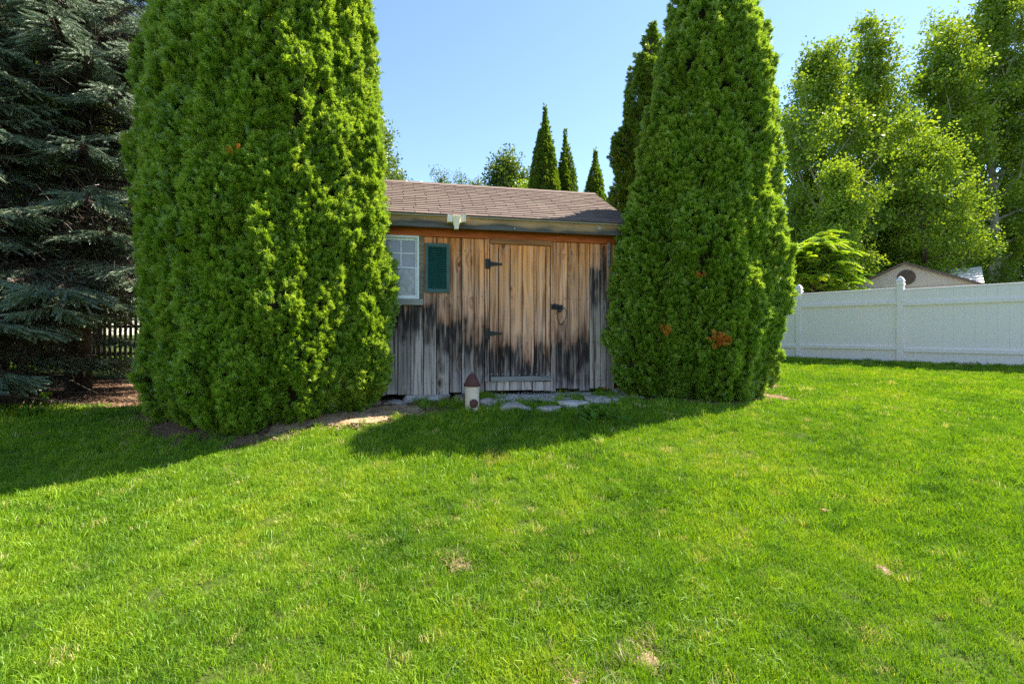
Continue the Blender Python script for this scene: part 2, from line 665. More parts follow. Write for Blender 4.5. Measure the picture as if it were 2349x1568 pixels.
# ------------------------------------------------------------------ ground sheet
X = np.unique(np.concatenate([np.linspace(-200, -22, 24), np.linspace(-22, -10, 25), np.linspace(-10, 14, 161), np.linspace(14, 26, 25), np.linspace(26, 200, 24)]))
Y = np.unique(np.concatenate([np.linspace(-60, -2, 12), np.linspace(-2, 16, 121), np.linspace(16, 40, 25), np.linspace(40, 320, 30)]))
GX, GY = np.meshgrid(X, Y)
V = np.stack([GX.ravel(), GY.ravel(), gz(GX.ravel(), GY.ravel())], 1)
nx, ny = len(X), len(Y)
I = (np.arange(ny - 1)[:, None] * nx + np.arange(nx - 1)[None]).ravel()
F = np.stack([I, I + 1, I + nx + 1, I + nx], 1)
lawn = link(bpy.data.objects.new('lawn', np_mesh('lawn', V, F, M['ground'])))
lawn.data.polygons.foreach_set('use_smooth', [True] * len(F))
tag(lawn, kind='structure')

# ------------------------------------------------------------------ shed geometry frame
SA = R(12.0)
SO = (-1.66, 6.0)
SZ = 0.70
ca, sa = math.cos(SA), math.sin(SA)


def s2w(x, y):
    return SO[0] + ca * x - sa * y, SO[1] + sa * x + ca * y


def w2s(x, y):
    dx, dy = np.asarray(x) - SO[0], np.asarray(y) - SO[1]
    return ca * dx + sa * dy, -sa * dx + ca * dy


def fu(u, v, yl=0.0):
    """photo pixel -> shed local (X, Z) on the plane Y=yl"""
    k = (u - 1174.5) / 1109
    ox, oy = s2w(0, yl)
    x = (oy * k - ox) / (ca - sa * k)
    d = oy + sa * x
    return x, CAM_H + (765 - v) / 1109 * d - SZ


def fc(cx, cy, yl=0.0):
    return fu((880 + cx / 2.529) * .9396, (400 + cy / 2.529) * .9396, yl)


XL, XR = -0.65, fc(1562, 900)[0]
DEPTH = 2.42
ZW = 1.975


# ------------------------------------------------------------------ planting beds
def bed_mask(x, y):
    """>0 inside beds without lawn"""
    x = np.asarray(x, float); y = np.asarray(y, float)
    n = (vnoise(x * 3, y * 3, 0, 11) - .5) * .28
    m = np.full(x.shape, -9.0)
    for cx, cy, r in ((-2.68, 5.68, .93), (-1.9, 5.62, .62), (-4.0, 6.2, .72), (-3.2, 5.58, .80), (2.55, 6.75, .98), (3.0, 6.7, .74), (2.1, 7.5, .8), (3.8, 8.0, .62)):
        m = np.maximum(m, r - np.hypot(x - cx, y - cy) + n)
    sx, sy = w2s(x, y)
    front = np.where((sx > -1.2) & (sx < 3.7), np.minimum(sy + .62 + .12 * np.sin(sx * 2.3), 3.0 - sy), -9)
    m = np.maximum(m, front + n * .5)
    m = np.maximum(m, np.minimum(np.minimum(3.4 - np.abs(x + 7.3), y - 6.3 + .12 * x + .8), 14 - y) + n)   # bare ground under the spruces
    return m


def sheet(name, x0, x1, y0, y1, step, fn, mat, lift):
    xs, ys = np.arange(x0, x1, step), np.arange(y0, y1, step)
    gx, gy = np.meshgrid(xs, ys)
    keep = fn(gx, gy) > 0
    idx = -np.ones(gx.shape, int)
    q = keep[:-1, :-1] & keep[1:, :-1] & keep[:-1, 1:] & keep[1:, 1:]
    used = np.zeros(gx.shape, bool)
    used[:-1, :-1] |= q; used[1:, :-1] |= q; used[:-1, 1:] |= q; used[1:, 1:] |= q
    idx[used] = np.arange(used.sum())
    z = gz(gx, gy) + lift + (vnoise(gx * 14, gy * 14, 0, 21)) * .016
    V = np.stack([gx[used], gy[used], z[used]], 1)
    F = np.stack([idx[:-1, :-1][q], idx[:-1, 1:][q], idx[1:, 1:][q], idx[1:, :-1][q]], 1)
    o = link(bpy.data.objects.new(name, np_mesh(name, V, F, mat)))
    return tag(o, kind='structure')


def chip_zone(x, y):
    sx, sy = w2s(x, y)
    n = (vnoise(np.asarray(x) * 4, np.asarray(y) * 4, 0, 31) - .5) * .2
    return np.minimum(np.minimum(bed_mask(x, y) - .015, .52 - sx + n), np.minimum(sx + 1.05, -sy - .26 + n))


def gravel_zone(x, y):
    sx, sy = w2s(x, y)
    n = (vnoise(np.asarray(x) * 4, np.asarray(y) * 4, 0, 33) - .5) * .2
    return np.minimum(np.minimum(sx - 1.42 + n, 3.35 - sx), np.minimum(.2 - sy, sy + .52 + n))


sheet('mulch_bed', -10.8, 5.0, 4.4, 9.4, .05, bed_mask, M['mulch'], .006)
sheet('wood_chip_bed', -3.6, 0.2, 4.4, 6.0, .04, chip_zone, M['chips'], .016)
sheet('gravel_bed', -.6, 2.0, 5.3, 6.9, .03, gravel_zone, M['gravelbed'], .018)


# ------------------------------------------------------------------ shed
shed = thing('garden_shed', (SO[0], SO[1], SZ), 'small weathered pine board shed with brown shingle roof between the tall arborvitaes', 'shed', rotz=SA)


def plank(name, x0, x1, z0, z1, y0=-.021, th=.021, parent=shed, wear=.9, mat='pine', bev=.0025, skew=0.0):
    mb = MB()
    vs = []
    for z in (z0, z1):
        for y in (y0, y0 + th):
            for x in (x0, x1):
                zz = z
                if z == z1:
                    zz = z1 + (skew if x == x1 else 0)
                vs.append((x, y, zz))
    mb.add(vs, [(0, 2, 3, 1), (4, 5, 7, 6), (0, 1, 5, 4), (2, 6, 7, 3), (0, 4, 6, 2), (1, 3, 7, 5)])
    o = mb.build(name, M[mat], parent, bevel=bev)
    o['wear'] = float(wear)
    o['seed'] = float(random.uniform(0, 10))
    o['tone'] = float(random.random())
    return o


# carcass: dark sheathing behind the boards, side and back walls with gables
RIDGE_Y, RIDGE_Z = DEPTH / 2, 3.0
mb = MB()
mb.box(XL + .03, XR - .03, .0225, DEPTH - .03, 0.02, ZW + .02)
wallo = mb.build('wall', M['dark'], shed)
for side, x in (('l', XL), ('r', XR)):
    nb = 15
    for i in range(nb):
        y0, y1 = .024 + (DEPTH - .05) * i / nb, .024 + (DEPTH - .05) * (i + 1) / nb - .005
        zt = [ZW + .04 + (RIDGE_Z - .14 - ZW) * (1 - abs(yy - RIDGE_Y) / RIDGE_Y) for yy in (y0, y1)]
        xa, xb = (x, x + .022) if side == 'l' else (x - .022, x)
        mb = MB()
        mb.add([(xa, y0, -.02), (xb, y0, -.02), (xb, y1, -.02), (xa, y1, -.02), (xa, y0, zt[0]), (xb, y0, zt[0]), (xb, y1, zt[1]), (xa, y1, zt[1])],
               [(0, 3, 2, 1), (4, 5, 6, 7), (0, 1, 5, 4), (1, 2, 6, 5), (2, 3, 7, 6), (3, 0, 4, 7)])
        o = mb.build('plank', M['pine'], shed)
        o['wear'], o['seed'], o['tone'] = .7 + .15 * random.random(), random.uniform(0, 10), random.random()
nb = 20
for i in range(nb):
    x0 = XL + (XR - XL) * i / nb
    plank('plank', x0 + .002, x0 + (XR - XL) / nb - .003, -.02, ZW, y0=DEPTH - .022, th=.021, wear=.75)

# front boards: (left, right) edges read off the facade, with the height of the black line on each
ztop = lambda x: ZW
def zc(cx, cy): return fc(cx, cy)[1]
def xc(cx, cy=900): return fc(cx, cy)[0]

G = .0042
WB = zc(300, 872)
xs = [XL, XL + .16, XL + .33, xc(136) - .02]
for a, b in zip(xs[:-1], xs[1:]):
    plank('plank', a + G, b - G, random.uniform(-.03, 0), ZW - G, wear=1.1)
lower = [(136, 160, 850), (160, 230, 855), (230, 312, 905), (312, 388, 850)]
xs = [xc(136) - .02] + [xc(r[1]) for r in lower]
for i, r in enumerate(lower):
    plank('plank', xs[i] + G, xs[i + 1] - G, random.uniform(-.025, .0), WB - .002, wear=zc(300, r[2]) - .02)
upper = [(388, 468, 955), (468, 546, 1000), (546, 624, 1020), (624, 701, 1085), (701, 765, 1110)]
for a, b, wv in upper:
    plank('plank', xc(a) + G, xc(b) - G, random.uniform(-.03, .0), ZW - G, y0=-.021 + random.uniform(-.003, .003), wear=zc(a, wv))
# small boards beside and above the shutter side of the window
right = [(1203, 1278, 1175), (1278, 1345, 1150), (1345, 1412, 1120), (1412, 1480, 700), (1480, 1516, 600)]
for a, b, wv in right:
    o = plank('plank', xc(a) + G, xc(b) - G, random.uniform(-.02, .02), ZW - G, y0=-.021 + random.uniform(-.003, .003), wear=zc(a, wv))
    if wv < 800:
        o['tone'] = .75
# corner boards
plank('corner_board', xc(1517), xc(1537), 0.0, ZW - .004, y0=-.034, th=.034, wear=1.15)
plank('corner_board', xc(1539), XR, -.01, ZW - .004, y0=-.024, th=.024, wear=1.35)
# short boards below the door
bl = [770, 842, 917, 990, 1062, 1130, 1200]
for a, b in zip(bl[:-1], bl[1:]):
    o = plank('plank', xc(a) + G, xc(b) - G, random.uniform(-.015, .015), zc(a, 1342), wear=zc(a, 900))
    o['tone'] = random.uniform(.45, 1)

# beam under the soffit, fascia, soffit, drip edge
XO0, XO1 = XL - .12, 3.32
plank('frieze_board', XL - .02, XR + .012, ZW, ZW + .115, y0=-.045, th=.044, mat='beam')
plank('soffit', XO0 + .01, XO1 - .01, ZW + .116, ZW + .135, y0=-.18, th=.34, mat='fascia')
fas = plank('fascia', XO0, XO1, 2.055, 2.2, y0=-.205, th=.025, mat='fascia')
mb = MB()
mb.box(XO0 - .01, XO1 + .01, -.232, -.207, 2.185, 2.203)
mb.build('drip_edge', M['drip'], shed, bevel=.002)
x, z = fc(1474, 397, -.205)
mb = MB().lathe([(.030, 0), (.030, .008), (.024, .012)], 16, Matrix.Translation((x, -.205, z)) @ Matrix.Rotation(R(90), 4, 'X'))
mb.build('wood_plug', simple('pale_wood_plug', (.36, .31, .24), .8, .2, 60, .3), fas)
x, z = fc(951, 402, -.205)
MB().lathe([(.012, 0), (.012, .012), (.006, .016)], 10, Matrix.Translation((x, -.205, z)) @ Matrix.Rotation(R(90), 4, 'X')).build('bolt', M['steel'], fas)

# roof: deck + 3-tab shingle courses
EY, EZ = -.225, 2.215
RY, RZ = RIDGE_Y, 3.02
slope = math.atan2(RZ - EZ, RY - EY)
SL = math.hypot(RZ - EZ, RY - EY)
roof = MB()
for sgn in (0, 1):
    y0 = EY if not sgn else 2 * RY - EY
    roof.add([(XO0, y0, EZ - .03), (XO1, y0, EZ - .03), (XO1, RY, RZ - .03), (XO0, RY, RZ - .03),
              (XO0, y0, EZ - .004), (XO1, y0, EZ - .004), (XO1, RY, RZ - .004), (XO0, RY, RZ - .004)],
             [(0, 3, 2, 1), (4, 5, 6, 7), (0, 1, 5, 4), (1, 2, 6, 5), (2, 3, 7, 6), (3, 0, 4, 7)])
ro = roof.build('roof', M['shingle'], shed)
TW, NROW = .305, 18
EXP = SL / NROW
tm = MB()
bw = TW - .008
tm.add([(0, 0, .002), (bw, 0, .002), (bw, EXP * 1.25, .000), (0, EXP * 1.25, .000), (0, 0, .013), (bw, 0, .013), (bw, EXP * 1.25, .003), (0, EXP * 1.25, .003)],
       [(0, 3, 2, 1), (4, 5, 6, 7), (0, 1, 5, 4), (1, 2, 6, 5), (2, 3, 7, 6), (3, 0, 4, 7)])
tabmesh = tm.mesh('shingle', M['shingle'])
cs, sn = math.cos(slope), math.sin(slope)
for back in (0, 1):
    stuff = MB()
    for r in range(NROW):
        off = [0, .5, .02, .52][r % 4] * TW + random.uniform(-.02, .02) + (.15 if r % 7 == 3 else 0)
        x = XO0 - off
        while x < XO1:
            if x + bw > XO0 + .02 and x + .02 < XO1:
                s0 = r * EXP - .012
                yy, zz = EY + cs * s0, EZ + sn * s0
                if not back:
                    if x < XO0 or x + bw > XO1:      # cut tab at a rake
                        xa, xb = max(x, XO0 - .012), min(x + bw, XO1 + .012)
                        cm = MB()
                        cm.add([(xa - x, 0, .002), (xb - x, 0, .002), (xb - x, EXP * 1.25, 0), (xa - x, EXP * 1.25, 0), (xa - x, 0, .013), (xb - x, 0, .013), (xb - x, EXP * 1.25, .003), (xa - x, EXP * 1.25, .003)],
                               [(0, 3, 2, 1), (4, 5, 6, 7), (0, 1, 5, 4), (1, 2, 6, 5), (2, 3, 7, 6), (3, 0, 4, 7)])
                        me = cm.mesh('shingle', M['shingle'])
                    else:
                        me = tabmesh
                    o = bpy.data.objects.new('shingle', me)
                    o.location = (x, yy, zz + random.uniform(0, .002))
                    o.rotation_euler = (slope + random.uniform(-.012, .006), 0, random.uniform(-.004, .004))
                    link(o, ro)
                else:
                    xa, xb = max(x, XO0 - .012), min(x + bw, XO1 + .012)
                    q = [(xa, 0, .012), (xb, 0, .012), (xb, EXP * 1.25, .003), (xa, EXP * 1.25, .003)]
                    stuff.add([(px, 2 * RY - (EY + cs * (s0 + py) - sn * pz), EZ + sn * (s0 + py) + cs * pz) for px, py, pz in q], [(0, 3, 2, 1)])
            x += TW
    if back:
        tag(stuff.build('rear_shingles', M['shingle'], ro), kind='stuff')
cap = MB()
n = 16
for i in range(n):
    xa, xb = XO0 - .012 + (XO1 - XO0 + .024) * i / n, XO0 - .012 + (XO1 - XO0 + .024) * (i + 1.25) / n
    xb = min(xb, XO1 + .012)
    w_ = .12
    za, zb = RZ + .010, RZ + .020
    cap.add([(xa, RY - w_ * cs, za - w_ * sn + .006), (xa, RY, za + .008), (xa, RY + w_ * cs, za - w_ * sn + .006), (xb, RY - w_ * cs, zb - w_ * sn), (xb, RY, zb + .002), (xb, RY + w_ * cs, zb - w_ * sn)],
            [(0, 3, 4, 1), (1, 4, 5, 2), (0, 1, 2), (3, 5, 4)])
cap.build('ridge_cap', M['shingle'], ro)
# rake boards
for x in (XO0 + .002, XO1 - .024):
    for sgn in (0, 1):
        y0 = EY + .02 if not sgn else 2 * RY - EY - .02
        mb = MB()
        mb.add([(x, y0, EZ - .15), (x + .022, y0, EZ - .15), (x + .022, RY, RZ - .15), (x, RY, RZ - .15), (x, y0, EZ - .032), (x + .022, y0, EZ - .032), (x + .022, RY, RZ - .032), (x, RY, RZ - .032)],
               [(0, 3, 2, 1), (4, 5, 6, 7), (0, 1, 5, 4), (1, 2, 6, 5), (2, 3, 7, 6), (3, 0, 4, 7)])
        mb.build('rake_board', M['fascia'], shed)

nm = MB()
for a, b, wv in upper + right:
    for zz in (.12, .62, 1.22, 1.82):
        for q in (.25, .75):
            nm.lathe([(.0055, 0), (.0055, .003), (.002, .004)], 6, Matrix.Translation((xc(a) + (xc(b) - xc(a)) * q + random.uniform(-.01, .01), -.0245, zz + random.uniform(-.012, .012))) @ Matrix.Rotation(R(90), 4, 'X'))
tag(nm.build('nail_heads', M['blackiron'], shed), kind='stuff')

# door: jambs, planks, head, sill, hinges, latch
door = MB()
dx0, dx1 = xc(794), xc(1169)
dz0, dz1 = zc(980, 1308), zc(980, 506)
door.box(dx0, dx1, -.012, .020, dz0, dz1)
do = door.build('door', M['dark'], shed)
dl = [795, 850, 922, 995, 1068, 1140, 1168]
dw = [1195, 1190, 1215, 1265, 1185, 1200]
for a, b, wv in zip(dl[:-1], dl[1:], dw):
    o = plank('door_plank', xc(a) + G * 1.3, xc(b) - G * 1.3, dz0 + .002, dz1 - random.uniform(0, .004), y0=-.034 + random.uniform(-.004, .004), th=.022, parent=do, wear=zc(a, wv))
    o['tone'] = random.uniform(.35, .85)
jl = plank('door_jamb', xc(766), xc(792), zc(780, 1340), ZW - .003, y0=-.040, th=.040, wear=zc(780, 1060))
jr = plank('door_jamb', xc(1171), xc(1200), zc(1185, 1400), zc(1185, 484), y0=-.040, th=.040, wear=zc(1185, 1150))
hx0, hz0 = fc(800, 494); hx1, hz1 = fc(1170, 510)
mb = MB()
th0, th1 = zc(800, 465), zc(1170, 481)
mb.add([(hx0, -.052, hz0), (hx1, -.052, hz1), (hx1, -.0255, hz1), (hx0, -.0255, hz0), (hx0, -.052, th0), (hx1, -.052, th1), (hx1, -.0255, th1), (hx0, -.0255, th0)],
       [(0, 3, 2, 1), (4, 5, 6, 7), (0, 1, 5, 4), (1, 2, 6, 5), (2, 3, 7, 6), (3, 0, 4, 7)])
mb.build('head_board', M['headwood'], shed, bevel=.003)
plank('wall_strip', dx0, dx1, max(hz0, hz1) - .05, ZW - .003, y0=-.024, th=.023, wear=.2)
sx0, sz0 = fc(800, 1340); sx1, sz1 = fc(1172, 1306)
plank('door_sill', sx0, sx1, zc(980, 1338), dz0 - .001, y0=-.055, th=.054, mat='sillwood', bev=.004)
nl = MB()
for i in range(11):
    x, z = fc(808 + i * 34 + random.uniform(-4, 4), 1298 + random.uniform(-4, 4))
    nl.lathe([(.0075, 0), (.0075, .005), (.003, .007)], 7, Matrix.Translation((x, -.037, z)) @ Matrix.Rotation(R(90), 4, 'X'))
nl.build('nails', M['steel'], do)


def hinge(cx0, cx1, cxs, cy0, cy1, cyc):
    x0, zt = fc(cx0, cy0); x1, zb = fc(cx1, cy1)
    xs_, zm = fc(cxs, cyc)
    mb = MB()
    mb.box(x0, x1, -.0465, -.0405, zb, zt)
    y0, y1 = -.050, -.042
    hh = (zt - zb)
    mb.add([(x1, y0, zm - hh * .26), (xs_, y0, zm - .010), (xs_, y0, zm + .010), (x1, y0, zm + hh * .26), (x1, y1, zm - hh * .26), (xs_, y1, zm - .010), (xs_, y1, zm + .010), (x1, y1, zm + hh * .26)],
           [(0, 1, 2, 3), (4, 7, 6, 5), (0, 4, 5, 1), (1, 5, 6, 2), (2, 6, 7, 3), (3, 7, 4, 0)])
    mb.lathe([(.016, 0), (.016, .009)], 12, Matrix.Translation((xs_, -.0415, zm)) @ Matrix.Rotation(R(90), 4, 'X'))
    mb.tube([(x1, -.052, zb), (x1, -.052, zt)], .007, 8)
    for q in (.25, .5, .75):
        mb.lathe([(.006, 0), (.006, .004)], 6, Matrix.Translation((x1 + (xs_ - x1) * q, -.050, zm)) @ Matrix.Rotation(R(90), 4, 'X'))
    return mb.build('hinge', M['blackiron'], do)


hinge(768, 795, 864, 588, 650, 622)
hinge(768, 793, 862, 1018, 1082, 1046)
lx0, lz1 = fc(1172, 866); lx1, lz0 = fc(1243, 900)
lm = MB()
lm.box(lx0, lx0 + (lx1 - lx0) * .62, -.050, -.041, lz0, lz1)
lm.box(lx0 + (lx1 - lx0) * .66, lx1, -.046, -.0215, lz0 - .004, lz1 - .01)
lm.tube([(lx0 + .02, -.056, (lz0 + lz1) / 2), (lx1 - .02, -.056, (lz0 + lz1) / 2 - .004)], .011, 8)
lm.tube([(lx0 + .05, -.056, lz1 + .002), (lx0 + .05, -.082, lz1 - .01), (lx0 + .05, -.085, lz0)], .006, 6)
la = lm.build('latch', M['blackiron'], do)
px, pz = (lx0 + lx1) / 2 + .03, lz0 - .004
pk = MB()
pk.box(px - .020, px + .020, -.078, -.055, pz - .036, pz)
pk.tube([(px - .013, -.066, pz - .004), (px - .013, -.066, pz + .02), (px, -.066, pz + .03), (px + .013, -.066, pz + .02), (px + .013, -.066, pz - .004)], .004, 6)
pk.build('padlock', M['blackiron'], la, bevel=0)
loop = MB()
cx_, cz_ = fc(1236, 940)
rx_, rz_ = .062, .115
pts = [(cx_ + rx_ * math.sin(q) + .012 * math.sin(2 * q), -.049 - .012 * math.cos(q), cz_ + rz_ * math.cos(q)) for q in np.linspace(.25, 2 * math.pi + .05, 30)]
loop.tube(pts, .0045, 6)
loop.build('cable_loop', M['blackiron'], la)
# dark stain of hardware edge
# window: wood trim, vinyl frame, sashes, muntins, panes, blind
wx0, wx1 = xc(132, 640), xc(362, 640)
wz0, wz1 = zc(300, 834), zc(300, 446)
win = MB()
fr = .026
win.box(wx0, wx0 + fr, -.045, .018, wz0, wz1)
win.box(wx1 - fr, wx1, -.045, .018, wz0, wz1)
win.box(wx0 + fr, wx1 - fr, -.045, .018, wz1 - fr * 1.1, wz1)
win.box(wx0 + fr, wx1 - fr, -.050, .018, wz0, wz0 + fr * .9)
wo_ = win.build('window', M['vinylwin'], shed, bevel=.002)
mid = zc(300, 645)
ix0, ix1 = wx0 + fr + .001, wx1 - fr - .001


def sash(z0, z1, y0, mun):
    s = MB()
    t = .020
    s.box(ix0, ix0 + t, y0, y0 + .022, z0, z1)
    s.box(ix1 - t, ix1, y0, y0 + .022, z0, z1)
    s.box(ix0 + t, ix1 - t, y0, y0 + .022, z1 - t * (1.35 if mun else .9), z1)
    s.box(ix0 + t, ix1 - t, y0, y0 + .022, z0, z0 + t * .9)
    so = s.build('sash', M['vinylwin'], wo_, bevel=.0015)
    xm = (ix0 + ix1) / 2 + .005
    zm = (z0 + z1) / 2
    if mun:
        m_ = MB()
        m_.box(xm - .007, xm + .007, y0 + .003, y0 + .014, z0 + t, z1 - t)
        m_.build('muntin', M['vinylwin'], wo_)
        m_ = MB()
        m_.box(ix0 + t, xm - .0075, y0 + .003, y0 + .013, zm - .007, zm + .007)
        m_.box(xm + .0075, ix1 - t, y0 + .003, y0 + .013, zm - .007, zm + .007)
        m_.build('muntin', M['vinylwin'], wo_)
    return ix0 + t, ix1 - t, z0 + t * .9, z1 - t


def glass_mat(name, dirt):
    t = NT(name)
    p = t.obj()
    g = t.n('ShaderNodeBsdfGlossy')
    g.inputs['Roughness'].default_value = .02
    tr = t.n('ShaderNodeBsdfTransparent')
    fz = t.n('ShaderNodeFresnel')
    fz.inputs[0].default_value = 1.55
    m1 = t.n('ShaderNodeMixShader')
    t.l(t.math('ADD', t.math('MULTIPLY', fz.outputs[0], 1.4), .05), m1.inputs[0])
    t.l(tr.outputs[0], m1.inputs[1])
    t.l(g.outputs[0], m1.inputs[2])
    d = t.n('ShaderNodeBsdfDiffuse')
    d.inputs[0].default_value = (.52, .52, .50, 1)
    m2 = t.n('ShaderNodeMixShader')
    n1 = t.noise(p, 9, 5, .7, .8)
    t.l(t.maprange(n1, .42, .75, .02, dirt), m2.inputs[0])
    t.l(m1.outputs[0], m2.inputs[1])
    t.l(d.outputs[0], m2.inputs[2])
    t.l(m2.outputs[0], t.out.inputs[0])
    return t.m


M['glass'] = glass_mat('window_glass', .12)
M['dirtyglass'] = glass_mat('dirty_window_glass', .6)
def pane_mat(name, lo, hi, sc):
    t = NT(name)
    n1 = t.noise(t.obj(), sc, 5, .7, .8)
    return t.pbr(t.ramp(n1, [(.42, lo), (.7, hi)]), .04, .6)


M['glass'] = pane_mat('window_glass', (.30, .285, .31), (.35, .33, .36), 5)
M['dirtyglass'] = pane_mat('dirty_window_glass', (.22, .205, .22), (.46, .43, .42), 13)
a, b, c, d = sash(mid - .004, wz1 - fr * 1.1 - .001, -.012, True)
MB().box(a, b, -.003, .001, c, d).build('pane', M['glass'], wo_)
a2, b2, c2_, d2 = sash(wz0 + fr * .9 + .001, mid + .012, -.036, False)
MB().box(a2, b2, -.027, -.023, c2_, d2).build('pane', M['dirtyglass'], wo_)
MB().box(ix0, ix1, .012, .016, wz0 + fr + .002, wz1 - fr * 1.2).build('blind', simple('grey_window_blind', (.22, .205, .22), .8, .2, 5, .08), wo_)
st_ = MB()
for i in range(14):
    q = i / 13
    st_.tube([(ix0 + .03 + q * (ix1 - ix0 - .07), -.004, c2_ + .01 + random.uniform(0, .03)), (ix0 + .05 + q * (ix1 - ix0 - .09) + random.uniform(-.03, .03), .006, c2_ + .03 + random.uniform(0, .09))], .008, 5)
st_.build('crumpled_plastic', simple('crumpled_plastic', (.55, .55, .50), .5, .4), wo_)
plank('window_trim', wx1 + .002, xc(391), WB + .02, ZW - .004, y0=-.036, th=.036, mat='greytrim')
plank('window_sill', wx0 - .04, xc(387), WB, wz0 - .002, y0=-.060, th=.060, mat='sillwood', bev=.004)
plank('head_trim', wx0 - .05, xc(391), wz1 + .001, ZW - .003, y0=-.030, th=.030, mat='greytrim')


# louvred shutter
def shutter(x0, x1, z0, z1):
    s = MB()
    t, tb = .040, .046
    y0, y1 = -.052, -.0245
    s.box(x0, x0 + t, y0, y1, z0, z1)
    s.box(x1 - t, x1, y0, y1, z0, z1)
    s.box(x0 + t, x1 - t, y0 + .002, y1, z1 - tb, z1)
    s.box(x0 + t, x1 - t, y0 + .002, y1, z0, z0 + tb)
    so = s.build('shutter', M['tealdark'], shed, bevel=.002)
    MB().box(x0 + t, x1 - t, -.029, -.0255, z0 + tb, z1 - tb).build('backing', M['dark'], so)
    n = 24
    sl = MB()
    wd = x1 - x0 - 2 * t - .002
    h = (z1 - z0 - 2 * tb) / n
    sl.add([(0, -.046, 0), (wd, -.046, 0), (wd, -.034, h * .60), (0, -.034, h * .60), (0, -.042, -.003), (wd, -.042, -.003), (wd, -.032, h * .45), (0, -.032, h * .45)],
           [(0, 1, 2, 3), (4, 7, 6, 5), (0, 4, 5, 1), (1, 5, 6, 2), (2, 6, 7, 3), (3, 7, 4, 0)])
    me = sl.mesh('slat', M['teal'])
    for i in range(n):
        o = bpy.data.objects.new('slat', me)
        o.location = (x0 + t + .001, random.uniform(-.001, .001), z0 + tb + i * h + .003)
        link(o, so)
    return so


shutter(xc(397, 640), xc(548, 640), zc(470, 796), zc(470, 494))
shutter(wx0 - .38, wx0 - .05, zc(300, 796), zc(300, 494))
# second, mostly hidden window trim strip at the right corner
plank('batten', xc(1520), xc(1534), zc(1527, 640), zc(1527, 492), y0=-.048, th=.013, mat='sillwood')

# cream gutter outlet fitting hung on the fascia
fit = thing('gutter_outlet', s2w(0, 0) + (SZ,), 'cream plastic gutter outlet with two open arms fixed on the fascia', 'gutter fitting', rotz=SA)
x, z = fc(592, 345, -.24)
mb = MB()
zt = z + .045
mb.add([(x - .050, -.30, zt), (x + .050, -.30, zt), (x + .048, -.275, z - .035), (x - .048, -.275, z - .035), (x - .055, -.211, zt), (x + .055, -.211, zt), (x + .048, -.211, z - .035), (x - .048, -.211, z - .035)],
       [(0, 3, 2, 1), (4, 5, 6, 7), (0, 1, 5, 4), (1, 2, 6, 5), (2, 3, 7, 6), (3, 0, 4, 7)])
mb.build('outlet_box', M['cream'], fit, bevel=.005)
mb = MB()
for i, (w0, zz) in enumerate(((.050, z - .036), (.042, z - .062), (.030, z - .085), (.030, z - .120))):
    mb.v += [(x - w0 * .9, -.285 + i * .004, zz), (x + w0 * .9, -.285 + i * .004, zz), (x + w0 * .9, -.215, zz), (x - w0 * .9, -.215, zz)]
for i in range(3):
    b = i * 4
    for k in range(4):
        mb.f.append((b + k, b + 4 + k, b + 4 + (k + 1) % 4, b + (k + 1) % 4))
mb.f += [(0, 1, 2, 3), (12, 15, 14, 13)]
mb.build('funnel', M['cream'], fit, bevel=.003)
for s in (-1, 1):
    mb = MB()
    xa, xb = x + s * .052, x + s * .112
    t = .007
    rise = .012 if s > 0 else 0
    for (ya, yb, za, zb) in ((-.300, -.293, zt - .085, zt), (-.222, -.215, zt - .085, zt), (-.293, -.222, zt - .085, zt - .078)):
        mb.add([(xa, ya, za), (xb, ya, za + rise), (xb, yb, za + rise), (xa, yb, za), (xa, ya, zb), (xb, ya, zb + rise), (xb, yb, zb + rise), (xa, yb, zb)],
               [(0, 3, 2, 1), (4, 5, 6, 7), (0, 1, 5, 4), (1, 2, 6, 5), (2, 3, 7, 6), (3, 0, 4, 7)] if s > 0 else [(0, 1, 2, 3), (4, 7, 6, 5), (0, 4, 5, 1), (1, 5, 6, 2), (2, 6, 7, 3), (3, 7, 4, 0)])
    mb.box(min(xb - s * .012, xb), max(xb - s * .012, xb), -.306, -.209, zt - .091 + rise, zt - .0855 + rise)
    mb.box(min(xb - s * .012, xb), max(xb - s * .012, xb), -.306, -.3005, zt - .085 + rise, zt + .006 + rise)
    mb.build('arm', M['cream'], fit)

# ------------------------------------------------------------------ white vinyl fence
def vinyl_mat():
    t = NT('white_vinyl')
    p = t.pos()
    n1 = t.noise(p, 1.3, 3)
    c = t.mix(n1, (.87, .775, .785), (.91, .815, .82))
    return t.pbr(c, .42, .4)


M['vinyl'] = vinyl_mat()
fd = (0.605, -0.797)
PS = 2.18
frot = math.atan2(fd[1], fd[0])
fence = thing('vinyl_fence', (FP[0], FP[1], float(gz(*FP))), 'long white vinyl privacy fence with gothic capped posts on the right', 'fence', rotz=frot)
# local X runs along the fence towards the camera side, local -Y faces the lawn
bm_post = MB().box(-.064, .064, -.064, .064, -.10, 1.80).mesh('post', M['vinyl'], bevel=.006)
capm = MB()
def sq(r, z): return [(-r, -r, z), (r, -r, z), (r, r, z), (-r, r, z)]
prof = [(.070, 1.80), (.078, 1.805), (.078, 1.835), (.062, 1.85), (.058, 1.865), (.074, 1.885), (.074, 1.895), (.060, 1.94), (.030, 1.985), (.004, 2.01)]
for r_, z_ in prof:
    capm.v += sq(r_, z_)
for i in range(len(prof) - 1):
    for k in range(4):
        capm.f.append((i * 4 + k, i * 4 + (k + 1) % 4, i * 4 + 4 + (k + 1) % 4, i * 4 + 4 + k))
capm.f += [(3, 2, 1, 0), tuple(len(prof) * 4 - 4 + k for k in range(4))]
capmesh = capm.mesh('post_cap', M['vinyl'])
NB = 12
bwid = (PS - .128) / NB
